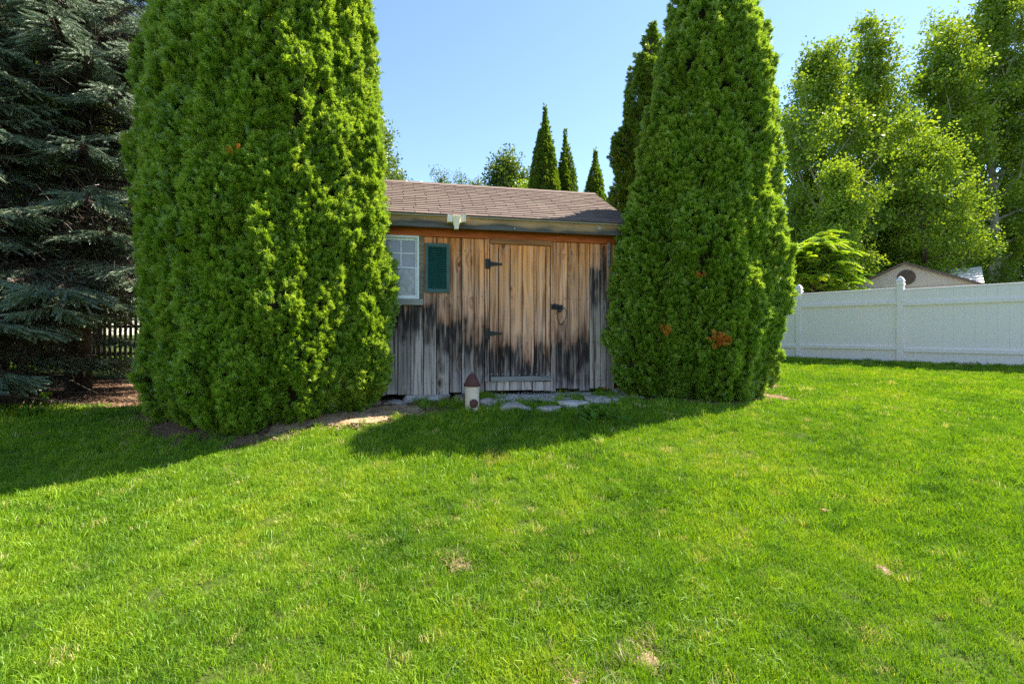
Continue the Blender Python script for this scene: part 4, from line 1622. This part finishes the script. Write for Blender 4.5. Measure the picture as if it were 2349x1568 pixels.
# ------------------------------------------------------------------ blue spruces on the left
def needle_twig(seed, L=.15, n=90):
    r = np.random.default_rng(seed)
    V, F = [], []
    for i in range(n):
        t = i / n
        a = i * 2.399 + r.normal(0, .3)
        sp = R(r.uniform(35, 60) * (1 - .55 * t))
        d = np.array([math.cos(a) * math.sin(sp), math.sin(a) * math.sin(sp), math.cos(sp)])
        p = np.array([0, 0, t * L])
        s = nrm(np.cross(d, np.array([.3, .2, 1.0]))) * .0034
        ln = r.uniform(.024, .034)
        b = len(V)
        V.extend([p - s, p + s, p + d * ln])
        F.append((b, b + 1, b + 2))
    b = len(V)
    for k in range(3):
        q = 2.1 * k
        V.extend([np.array([math.cos(q) * .004, math.sin(q) * .004, 0]), np.array([0, 0, L])])
    F += [(b, b + 2, b + 3), (b + 2, b + 4, b + 5), (b + 4, b, b + 1)]
    return np.array(V), np.array(F)


M['spruce'] = leaf_mat('blue_spruce_needles', (.145, .205, .140), (.24, .315, .215), (.34, .42, .30), .12, 1.2, .05, (1.1, 1.1, .9))
M['deadtwig'] = leaf_mat('dead_twigs', (.028, .022, .015), (.055, .042, .030), (.10, .08, .055), .05, 2, .03, (1, 1, 1))
NEED = []
for i in range(3):
    V, F = needle_twig(400 + i)
    NEED.append(hidden('needle_twig', np_mesh('needle_twig', V, F, M['spruce'])))


def sticks(seed):
    r = np.random.default_rng(seed)
    V, F = [], []
    for i in range(16):
        p = r.normal(0, .10, 3)
        d = nrm(r.normal(0, 1, 3) * np.array([1, 1, .5]))
        s = nrm(np.cross(d, r.normal(0, 1, 3))) * .003
        b = len(V)
        ln = r.uniform(.12, .34)
        V.extend([p - s, p + s, p + d * ln])
        F.append((b, b + 1, b + 2))
    return np.array(V), np.array(F)


STICK = []
for i in range(3):
    V, F = sticks(420 + i)
    STICK.append(hidden('dead_sticks', np_mesh('dead_sticks', V, F, M['deadtwig'])))


def spruce(label, x, y, H, Lmax, seed, zlow=.5, nb=70, azr=None):
    r = np.random.default_rng(seed)
    z0 = float(gz(x, y))
    root = thing('blue_spruce', (x, y, z0), label, 'tree', 'blue spruces at the left edge of the lawn')
    bm = MB()
    P, D, SC, SP = [], [], [], []
    for k in range(nb):
        t = (k + r.random()) / nb
        zb = zlow + (H - zlow) * t ** 1.1
        L = Lmax * (1 - (zb / H)) ** .75 * r.uniform(.8, 1.1) + .2
        az = k * 2.4 + r.normal(0, .25)
        if azr is not None and r.random() < .72:
            az = r.uniform(*azr)
        o = np.array([math.cos(az), math.sin(az), 0])
        sd = np.array([-o[1], o[0], 0])
        s = np.linspace(0, 1, 9)
        path = np.array([0, 0, zb]) + o * (s * L)[:, None] + np.array([0, 0, 1.0]) * ((.10 * s - .42 * s ** 2 + .22 * s ** 4) * L)[:, None]
        bm.tube([tuple(p) for p in path], [.028 * (1 - .8 * q) * (L / Lmax) ** .5 + .003 for q in s], 5, False)
        nbl = int(L / .085)
        for j in range(nbl):
            q = .28 + .72 * (j + .5) / nbl
            f = q * 8
            i0 = min(7, int(f))
            p = path[i0] * (1 - (f - i0)) + path[i0 + 1] * (f - i0)
            dirb = nrm(path[i0 + 1] - path[i0])
            sg = 1 if j % 2 else -1
            bl = min(.62, .22 + .55 * (1 - q) * L / 2) * r.uniform(.7, 1.15)
            bd = nrm(dirb * .75 + sd * sg * .85 + np.array([0, 0, -.16 - .25 * r.random()]))
            e = p + bd * bl
            bm.tube([tuple(p), tuple(e)], [.006, .003], 3, False)
            m = max(3, int(bl / .045))
            for h in range(m):
                w_ = .2 + .8 * (h + .5) / m
                b0 = p + bd * bl * w_
                g = 1 if h % 2 else -1
                td = nrm(bd * .8 + np.cross(bd, np.array([0, 0, 1])) * g * .75 + np.array([0, 0, -.28]) + r.normal(0, .12, 3))
                P.append(b0); D.append(td); SC.append(r.uniform(.9, 1.5))
            P.append(e); D.append(nrm(bd + r.normal(0, .1, 3))); SC.append(r.uniform(.9, 1.2))
        P.append(path[-1]); D.append(nrm(path[-1] - path[-2])); SC.append(1.3)
        for j in range(int(L * 26)):
            q = r.uniform(.02, .85)
            f = q * 8
            i0 = min(7, int(f))
            SP.append(path[i0] + r.normal(0, .2, 3) - np.array([0, 0, .12]))
    P, D, SC = np.array(P), np.array(D), np.array(SC)
    ok = P[:, 2] > .30
    base = np.array([x, y, z0])
    tag(scatter('needles', P[ok] + base, q_axis(D[ok], spin=r.random(ok.sum()) * 6), SC[ok], NEED, root, tuple(base)), kind='stuff')
    SP = np.array(SP)
    SP = SP[SP[:, 2] > .15]
    tag(scatter('dead_inner_twigs', SP + base, q_axis(r.normal(0, 1, (len(SP), 3)), spin=r.random(len(SP)) * 6), r.uniform(.7, 1.4, len(SP)), STICK, root, tuple(base)), kind='stuff')
    tr = MB()
    tr.tube([(0, 0, -.1), (0, 0, H * .5), (0, 0, H)], [.17, .10, .01], 10)
    tr.build('trunk', M['bark'], root, smooth=True)
    bm.build('boughs', M['bark'], root, smooth=True)
    return root


spruce('big blue spruce with long drooping boughs beside the left arborvitae', -6.9, 7.7, 11.5, 2.9, 71, zlow=1.25, nb=165, azr=(-2.2, .2))
spruce('blue spruce at the very left edge with low boughs over the shaded grass', -8.0, 6.4, 9.5, 2.4, 72, zlow=.3, nb=110, azr=(-1.2, .9))
spruce('blue spruce further back between the arborvitae and the big spruce', -6.6, 10.4, 11.0, 2.4, 73, zlow=1.7, nb=60)
spruce('dark blue spruce deep in the left corner', -9.8, 9.2, 11.0, 2.8, 74, nb=60)

# dark old picket fence behind the spruces
pf0, pf1 = (-10.8, 11.3), (-7.6, 11.9)
pd = math.atan2(pf1[1] - pf0[1], pf1[0] - pf0[0])
pl = math.hypot(pf1[0] - pf0[0], pf1[1] - pf0[1])
zf = float(gz(*pf0))
pfence = thing('picket_fence', (pf0[0], pf0[1], zf), 'dark old wooden picket fence in shade behind the blue spruces', 'fence', rotz=pd)
M['oldwood'] = simple('old_dark_wood', (.055, .045, .036), .9, .1, 20, .3)
pk = MB()
pk.add([(0, 0, 0), (.06, 0, 0), (.06, .018, 0), (0, .018, 0), (0, 0, 1.25), (.06, 0, 1.25), (.06, .018, 1.25), (0, .018, 1.25), (.03, 0, 1.31), (.03, .018, 1.31)],
       [(0, 3, 2, 1), (0, 1, 5, 8, 4), (2, 3, 7, 9, 6), (1, 2, 6, 9, 8, 5), (3, 0, 4, 8, 9, 7)])
pkm = pk.mesh('picket', M['oldwood'])
for i in range(int(pl / .11)):
    o = link(bpy.data.objects.new('picket', pkm), pfence)
    o.location = (i * .11, -.02, random.uniform(0, .05))
for z in (.3, .95):
    MB().box(0, pl, .0, .04, z, z + .07).build('rail', M['oldwood'], pfence)


# ------------------------------------------------------------------ hydrant, stones, small plants
hx, hy, hz = gp(1083, 946)
hyd = thing('hydrant', (hx, hy, hz), 'cream painted hydrant with rusty maroon dome cap in front of the shed', 'hydrant')
M['hydcream'] = simple('chipped_cream_paint', (.72, .56, .44), .7, .25, 16, .22, .3)
M['maroon'] = simple('rusty_maroon_paint', (.105, .040, .034), .75, .25, 26, .4, .4)
MB().lathe([(.088, -.05), (.086, .0), (.081, .06), (.079, .29), (.079, .305)], 24).build('body', M['hydcream'], hyd, smooth=True)
MB().lathe([(.080, .303), (.093, .304), (.095, .320), (.088, .328), (.083, .340), (.072, .372), (.056, .404), (.040, .426), (.030, .434), (.028, .437)], 24).build('cap', M['maroon'], hyd, smooth=True)
MB().lathe([(.022, .436), (.022, .448), (.016, .450), (.016, .466), (.010, .470)], 8).build('top_nut', M['stonedark'], hyd)
toc = math.atan2(-hy, -hx)
m_ = Matrix.Rotation(toc + .18, 4, 'Z') @ Matrix.Translation((.074, 0, .120)) @ Matrix.Rotation(R(90), 4, 'Y')
MB().lathe([(.038, 0), (.038, .018), (.047, .020), (.048, .045), (.040, .055), (.030, .058)], 20, m_).build('nozzle_cap', M['maroon'], hyd, smooth=True)
ch = MB()
for i in range(11):
    q = i / 10
    a = toc + .18 - .75 * q - .1
    rr = .092
    z = .098 - .085 * math.sin(q * 2.2)
    ch.tube([(rr * math.cos(a) + .006 * math.cos(t) * (1 if i % 2 else 0), rr * math.sin(a) + .006 * math.cos(t) * (0 if i % 2 else 1), z + .009 * math.sin(t)) for t in np.linspace(0, 6.28, 9)], .0028, 5, False)
ch.build('chain', M['blackiron'], hyd)


def rock(name, label, cat, x, y, sx, sy, sz, mat, seed, sink=.45, rot=0.0, group=None, flat=.75):
    bm = bmesh.new()
    bmesh.ops.create_icosphere(bm, subdivisions=4, radius=1)
    for vtx in bm.verts:
        p = vtx.co
        k = 1 / max(abs(p.x) ** 3 + abs(p.y) ** 3 + abs(p.z) ** 3, 1e-6) ** (1 / 3)      # boxy
        p = p * (k * .6 + .4)
        n = float(vnoise(p.x * 1.3 + seed, p.y * 1.3, p.z * 1.3, seed)) - .5
        n2 = float(vnoise(p.x * 4 + seed, p.y * 4, p.z * 4, seed + 3)) - .5
        p = p * (1 + .75 * n + .14 * n2)
        p.z = min(p.z, flat + .12 * n2 + .12 * n)
        vtx.co = Vector((p.x * sx / 2, p.y * sy / 2, p.z * sz / 2))
    me = bpy.data.meshes.new(name)
    bm.to_mesh(me)
    bm.free()
    me.materials.append(M[mat])
    o = link(bpy.data.objects.new(name, me))
    o.location = (x, y, float(gz(x, y)) + sz * (.5 - sink))
    o.rotation_euler = (random.uniform(-.05, .05), random.uniform(-.05, .05), rot)
    return tag(o, label, cat, group)


def sp4(cx, cy):
    return (850 + cx / 3.308) * .9396, (900 + cy / 3.308) * .9396


SG = 'edging stones in front of the shed'
for (cx, cy, wpx, dep, hh, mat, lab) in (
        (225, 292, 90, .12, .07, 'redstone', 'small reddish flat stone at the left end of the row'),
        (375, 292, 180, .16, .06, 'stone', 'thin flat grey stone second from the left end of the row'),
        (550, 268, 165, .24, .15, 'stone', 'squarish grey stone under the wall left of the hydrant'),
        (722, 262, 150, .22, .13, 'stone', 'grey stone half hidden by tall grass left of the hydrant'),
        (900, 245, 110, .20, .11, 'stonedark', 'dark stone just behind the hydrant'),
        (1125, 312, 140, .18, .13, 'stone', 'rounded grey stone right beside the hydrant'),
        (1345, 345, 265, .20, .12, 'stone', 'long grey stone edging the gravel'),
        (1620, 352, 205, .16, .09, 'stone', 'low grey stone sunk in grass at the gravel edge'),
        (1815, 330, 235, .36, .13, 'stonelight', 'large pale flagstone tilted in front of the door'),
        (2020, 285, 190, .28, .11, 'stone', 'flat mossy stone right of the pale flagstone'),
        (2150, 285, 80, .18, .10, 'stone', 'small grey stone at the right end of the row'),
        (2195, 218, 110, .22, .13, 'stone', 'grey stone near the foot of the right arborvitae'),
        (1800, 198, 210, .16, .10, 'stonedark', 'dark stone tucked under the shed right of the door'),
        (1540, 192, 130, .14, .07, 'stonedark', 'small dark stone tucked under the shed below the door'),
        (1130, 205, 150, .14, .07, 'stonedark', 'dark stone in the gap below the door corner')):
    u, v = sp4(cx, cy)
    x, y, z = gp(u, v)
    wd = wpx / 3.308 * .9396 / 1109 * y
    rock('edging_stone', lab, 'stone', x, y + dep * .25, wd * 1.08, dep * 1.25, hh * 1.3, mat, int(cx) % 97, .40, random.uniform(-.12, .12), SG)
u, v = sp4(2190, 165)
x, y, z = gp(u, v)
bx = MB().box(-.20, .20, -.1, .1, -.05, .19).build('concrete_block', M['stonedark'], bevel=.012)
bx.location = (x + .02, y + .25, float(gz(x, y)))
bx.rotation_euler = (0, 0, .2)
tag(bx, 'brown grey block beside the shed corner by the right arborvitae', 'block')

# gravel pebbles
def pebble(seed):
    bm = bmesh.new()
    bmesh.ops.create_icosphere(bm, subdivisions=1, radius=.012)
    r = np.random.default_rng(seed)
    for vtx in bm.verts:
        vtx.co = vtx.co * float(r.uniform(.7, 1.2))
        vtx.co.z *= .6
    me = bpy.data.meshes.new('pebble')
    bm.to_mesh(me); bm.free()
    me.materials.append(M['pebble'])
    return hidden('pebble', me)


PEB = [pebble(i) for i in range(4)]
n = 7000
px, py = rng.uniform(-.7, 2.0, n), rng.uniform(5.3, 6.9, n)
ok = gravel_zone(px, py) > .02
px, py = px[ok], py[ok]
P = np.stack([px, py, gz(px, py) + .028], 1)
tag(scatter('gravel', P, q_axis(rng.normal(0, .3, (len(P), 3)) + np.array([0, 0, 1]), spin=rng.random(len(P)) * 6), rng.uniform(.5, 1.5, len(P)), PEB), kind='stuff')


# ------------------------------------------------------------------ grass
def blade_clump(seed, n, rad, h0, h1, wd, bend, mat):
    r = np.random.default_rng(seed)
    V, F = [], []
    for i in range(n):
        a = r.uniform(0, 6.28)
        q = rad * math.sqrt(r.random())
        p = np.array([math.cos(a) * q, math.sin(a) * q, 0])
        az = r.uniform(0, 6.28)
        o = np.array([math.cos(az), math.sin(az), 0])
        h = r.uniform(h0, h1)
        bd = r.uniform(.15, 1) * bend * h
        tw = r.uniform(0, 6.28)
        s = np.array([math.cos(tw), math.sin(tw), 0]) * wd * r.uniform(.7, 1.2) / 2
        m = p + o * bd * .35 + np.array([0, 0, h * .6])
        t = p + o * bd + np.array([0, 0, h * (1 - .25 * bd / h)])
        b = len(V)
        V.extend([p - s, p + s, m + s * .85, m - s * .85, t])
        F.append((b, b + 1, b + 2)); F.append((b, b + 2, b + 3)); F.append((b + 3, b + 2, b + 4))
    return hidden('grass_clump', np_mesh('grass_clump', np.array(V), np.array(F), M[mat]))


GR = [blade_clump(500 + i, 60, .075, .024, .056, .0036, .9, 'grass') for i in range(6)]
GRF = [blade_clump(520 + i, 70, .13, .028, .058, .007, .8, 'grass') for i in range(4)]
GRL = [blade_clump(540 + i, 26, .05, .06, .15, .006, .9, 'grass') for i in range(3)]
CRAB = [blade_clump(560 + i, 22, .05, .025, .07, .007, 1.5, 'weedgrass') for i in range(3)]
DRY = [blade_clump(580 + i, 30, .07, .02, .07, .0040, 1.5, 'drygrass') for i in range(3)]

BARE = []
for (u, v, rx) in ((1052, 1305, .060), (1475, 1512, .065), (2030, 1310, .04), (1320, 1560, .04)):
    x, y, z = gp(u, v)
    BARE.append((x, y, rx))


def lawn_ok(x, y, r, soft=.05):
    ok = bed_mask(x, y) < r.normal(0, soft, len(x)) + .02
    for bx_, by_, br in BARE:
        ok &= np.hypot((x - bx_), (y - by_) * .8) > br * r.uniform(.6, 1.25, len(x))
    sx, sy = w2s(x, y)
    ok &= ~((sx > XL - .05) & (sx < XR + .05) & (sy > -.05) & (sy < DEPTH + .05))
    p = (FP[0] - x) * FN[0] + (FP[1] - y) * FN[1]
    return ok & (p > -4)


def grass_patch(name, y0, y1, dens, variants, seed, scale=(.8, 1.2), wide=1.16, zfac=0, extra=None):
    r = np.random.default_rng(seed)
    half = wide * y1 + 3.0
    n = int(2 * half * (y1 - y0) * dens)
    x, y = r.uniform(-half, half, n), r.uniform(y0, y1, n)
    ok = np.abs(x) < wide * y + 3.0
    x, y = x[ok], y[ok]
    ok = lawn_ok(x, y, r)
    if extra is not None:
        ok &= extra(x, y, r)
    x, y = x[ok], y[ok]
    n = len(x)
    sc = r.uniform(*scale, n) * (.75 + .5 * vnoise(x * 1.1, y * 1.1, 0, 61))
    P = np.stack([x, y, gz(x, y) - .004], 1)
    ax = r.normal(0, .16, (n, 3)) + np.array([0, 0, 1])
    return tag(scatter(name, P, q_axis(ax, spin=r.random(n) * 6.28), sc, variants), kind='stuff')


grass_patch('lawn_grass', .5, 3.2, 600, GR, 1)
grass_patch('lawn_grass', 3.2, 5.5, 430, GR, 2, (.9, 1.25))
grass_patch('lawn_grass', 5.5, 9.0, 170, GRF, 3, (.9, 1.2))
grass_patch('lawn_grass', 9.0, 17.0, 75, GRF, 4, (1.0, 1.35))
grass_patch('long_grass_tufts', 1.2, 6.0, 22, GRL, 5, (.6, 1.0), extra=lambda x, y, r: vnoise(x * 1.7, y * 1.7, 0, 71) > .5)


def crabz(x, y, r):
    u = 1174.5 + 1109 * x / y
    v = 765 + 1109 * (CAM_H - gz(x, y)) / y
    m = np.exp(-(((u - 1500) / 240) ** 2 + ((v - 1500) / 110) ** 2)) + .6 * np.exp(-(((u - 1680) / 120) ** 2 + ((v - 1420) / 60) ** 2)) + .35 * np.exp(-(((u - 1250) / 260) ** 2 + ((v - 1420) / 60) ** 2))
    return r.random(len(x)) < m


grass_patch('crabgrass', 1.6, 3.2, 200, CRAB, 6, (.7, 1.2), extra=crabz)


def dryz(x, y, r):
    m = np.zeros(len(x))
    for bx_, by_, br in BARE:
        m = np.maximum(m, .8 * np.exp(-(((x - bx_) ** 2 + (y - by_) ** 2) / (2.2 * br) ** 2)))
    b = bed_mask(x, y)
    m = np.maximum(m, .55 * np.exp(-((b - .0) / .12) ** 2) * (x < -1.2))
    return r.random(len(x)) < m


def grass_free(name, n, x0, x1, y0, y1, variants, seed, fn, scale):
    r = np.random.default_rng(seed)
    x, y = r.uniform(x0, x1, n), r.uniform(y0, y1, n)
    sx, sy = w2s(x, y)
    ok = fn(x, y, r) & ~((sx > XL) & (sx < XR) & (sy > -.02) & (sy < DEPTH))
    x, y = x[ok], y[ok]
    P = np.stack([x, y, gz(x, y)], 1)
    ax = r.normal(0, .25, (len(x), 3)) + np.array([0, 0, 1])
    return tag(scatter(name, P, q_axis(ax, spin=r.random(len(x)) * 6), r.uniform(*scale, len(x)), variants), kind='stuff')


grass_free('dry_grass', 16000, -9, 3, 1.8, 8.5, DRY, 7, dryz, (.6, 1.2))


# tufts growing between the stones
def tuftz(x, y, r):
    m = np.zeros(len(x))
    for cx, cy, s in ((830, 300, .16), (880, 330, .13), (1130, 250, .13), (1850, 250, .13), (1700, 300, .10), (2080, 230, .16), (620, 300, .12), (1240, 350, .1), (980, 370, .10), (2230, 270, .14), (1480, 360, .12), (1730, 375, .12)):
        u, v = sp4(cx, cy)
        gx_, gy_, _ = gp(u, v)
        m = np.maximum(m, np.exp(-(((x - gx_) ** 2 + (y - gy_) ** 2) / s ** 2)))
    return r.random(len(x)) < m * .62


grass_free('bed_grass', 5200, -1.8, 2.2, 4.9, 6.7, GR + GRL[:1], 8, tuftz, (.7, 1.25))
grass_free('bed_grass', 900, -1.8, 2.2, 4.9, 6.7, GRL, 9, lambda x, y, r: tuftz(x, y, r), (.7, 1.2))


# leafy weeds
def weed_leaves(seed, n=14, rad=.07):
    r = np.random.default_rng(seed)
    V, F = [], []
    for i in range(n):
        a = i * 2.4
        el = r.uniform(.1, 1.2)
        d = np.array([math.cos(a) * math.cos(el), math.sin(a) * math.cos(el), math.sin(el)])
        p = np.array([0, 0, r.uniform(0, .05)])
        side = nrm(np.cross(d, np.array([0, 0, 1.0])))
        ln = r.uniform(.5, 1) * rad
        b = len(V)
        V.extend([p + d * rad * .3, p + d * (rad * .3 + ln * .3) + side * ln * .30, p + d * (rad * .3 + ln * .7) + side * ln * .28, p + d * (rad * .3 + ln), p + d * (rad * .3 + ln * .7) - side * ln * .28, p + d * (rad * .3 + ln * .3) - side * ln * .30])
        F.append((b, b + 1, b + 2, b + 3, b + 4, b + 5))
    return hidden('weed_leaves', np_mesh('weed_leaves', np.array(V), np.array(F), M['weed']))


M['weed'] = leaf_mat('weed_leaves', (.06, .15, .02), (.11, .22, .025), (.19, .30, .04), .35, 8, .012)
WEED = [weed_leaves(600 + i) for i in range(3)]


def weed(label, cx, cy, n, sp, hh, seed, px=None):
    u, v = px or sp4(cx, cy)
    x, y, z = gp(u, v)
    r = np.random.default_rng(seed)
    root = thing('weed', (x, y, z), label, 'weed', 'leafy weeds by the shed')
    off = r.normal(0, 1, (n, 2)) * sp
    h = np.maximum(.01, hh * np.exp(-(off ** 2).sum(1) / (2 * sp * sp)) * r.uniform(.2, 1, n))
    P = np.stack([x + off[:, 0], y + off[:, 1], z + h], 1)
    tag(scatter('leaves', P, q_axis(r.normal(0, .35, (n, 3)) + np.array([0, 0, 1]), spin=r.random(n) * 6), r.uniform(.6, 1.2, n), WEED, root, (x, y, z)), kind='stuff')
    st = MB()
    for k in range(0, n, 2):
        st.tube([(off[k, 0] * .5, off[k, 1] * .5, -.01), (off[k, 0], off[k, 1], h[k] + .01)], .003, 4, False)
    st.build('stems', M['weed'], root)


weed('bright leafy weed growing at the foot of the shed by the door', 1660, 200, 16, .05, .13, 1)
weed('broad leafy weed patch in the shade right of the pale flagstone', 1990, 405, 46, .12, .07, 2)
weed('small weed under the shed near its right corner', 1965, 200, 9, .04, .06, 3)
weed('pale weed at the edge of the shaded bed below the blue spruces', 0, 0, 14, .07, .10, 4, (70, 958))
weed('little weed under the left spruce boughs', 0, 0, 12, .06, .15, 5, (105, 935))

grass_free('clover', 16000, -4.5, 4.5, 1.5, 5.2, WEED, 31, lambda x, y, r: (vnoise(x * 1.5, y * 1.5, 0, 81) > .66) & (bed_mask(x, y) < 0) & (r.random(len(x)) < .35), (.14, .30))

# one brown leaf lying on the lawn
x, y, z = gp(1900, 1186)
lf = MB()
for k in range(3):
    a = k * .9
    d = np.array([math.cos(a), math.sin(a), .15]); s_ = np.array([-math.sin(a), math.cos(a), .1])
    b = len(lf.v)
    lf.v += [tuple(d * 0), tuple(d * .03 + s_ * .018 + np.array([0, 0, .012])), tuple(d * .075), tuple(d * .03 - s_ * .018 + np.array([0, 0, .010]))]
    lf.f += [(b, b + 1, b + 2), (b, b + 2, b + 3)]
lo = lf.build('fallen_leaf', simple('dry_leaf', (.42, .25, .12), .8, .2, 30, .2))
lo.location = (x - .03, y, z + .042)
lo.scale = (.62, .62, .62)
tag(lo, 'curled brown dead leaf lying alone on the right lawn', 'leaf')

M['baresoil'] = mulch_mat('bare_soil', [(.3, (.13, .085, .055)), (.5, (.30, .205, .13)), (.7, (.46, .34, .21))])
for bx_, by_, br in BARE:
    sheet('bare_soil', bx_ - br * 2, bx_ + br * 2, by_ - br * 2.4, by_ + br * 2.4, .012,
          lambda x, y: 1.15 - np.hypot((x - bx_), (y - by_) * .8) / br + (vnoise(x * 22, y * 22, 0, 77) - .5) * .9, M['baresoil'], .004)

# wood chips and needles littering the beds
def chip(seed):
    r = np.random.default_rng(seed)
    V, F = [], []
    for i in range(10):
        p = np.array([*r.normal(0, .035, 2), r.uniform(0, .01)])
        a = r.uniform(0, 6.28)
        d = np.array([math.cos(a), math.sin(a), r.normal(0, .15)])
        s = np.array([-math.sin(a), math.cos(a), r.normal(0, .2)]) * r.uniform(.002, .006)
        ln = r.uniform(.02, .055)
        b = len(V)
        V.extend([p - s, p + s, p + d * ln + s * .7, p + d * ln - s * .7])
        F.append((b, b + 1, b + 2, b + 3))
    return hidden('bark_chips', np_mesh('bark_chips', np.array(V), np.array(F), M['chipm']))


M['chipm'] = leaf_mat('loose_chips', (.10, .055, .035), (.23, .14, .085), (.42, .30, .19), .05, 5, .03, (1, 1, 1))
CH = [chip(700 + i) for i in range(3)]
grass_free('mulch_chips', 14000, -10.5, 4.6, 4.4, 9.2, CH, 10, lambda x, y, r: bed_mask(x, y) > -.03, (.7, 1.5))
grass_free('wood_chips', 3000, -3.4, .2, 4.6, 6.0, CH, 11, lambda x, y, r: chip_zone(x, y) > -.03, (.7, 1.4))
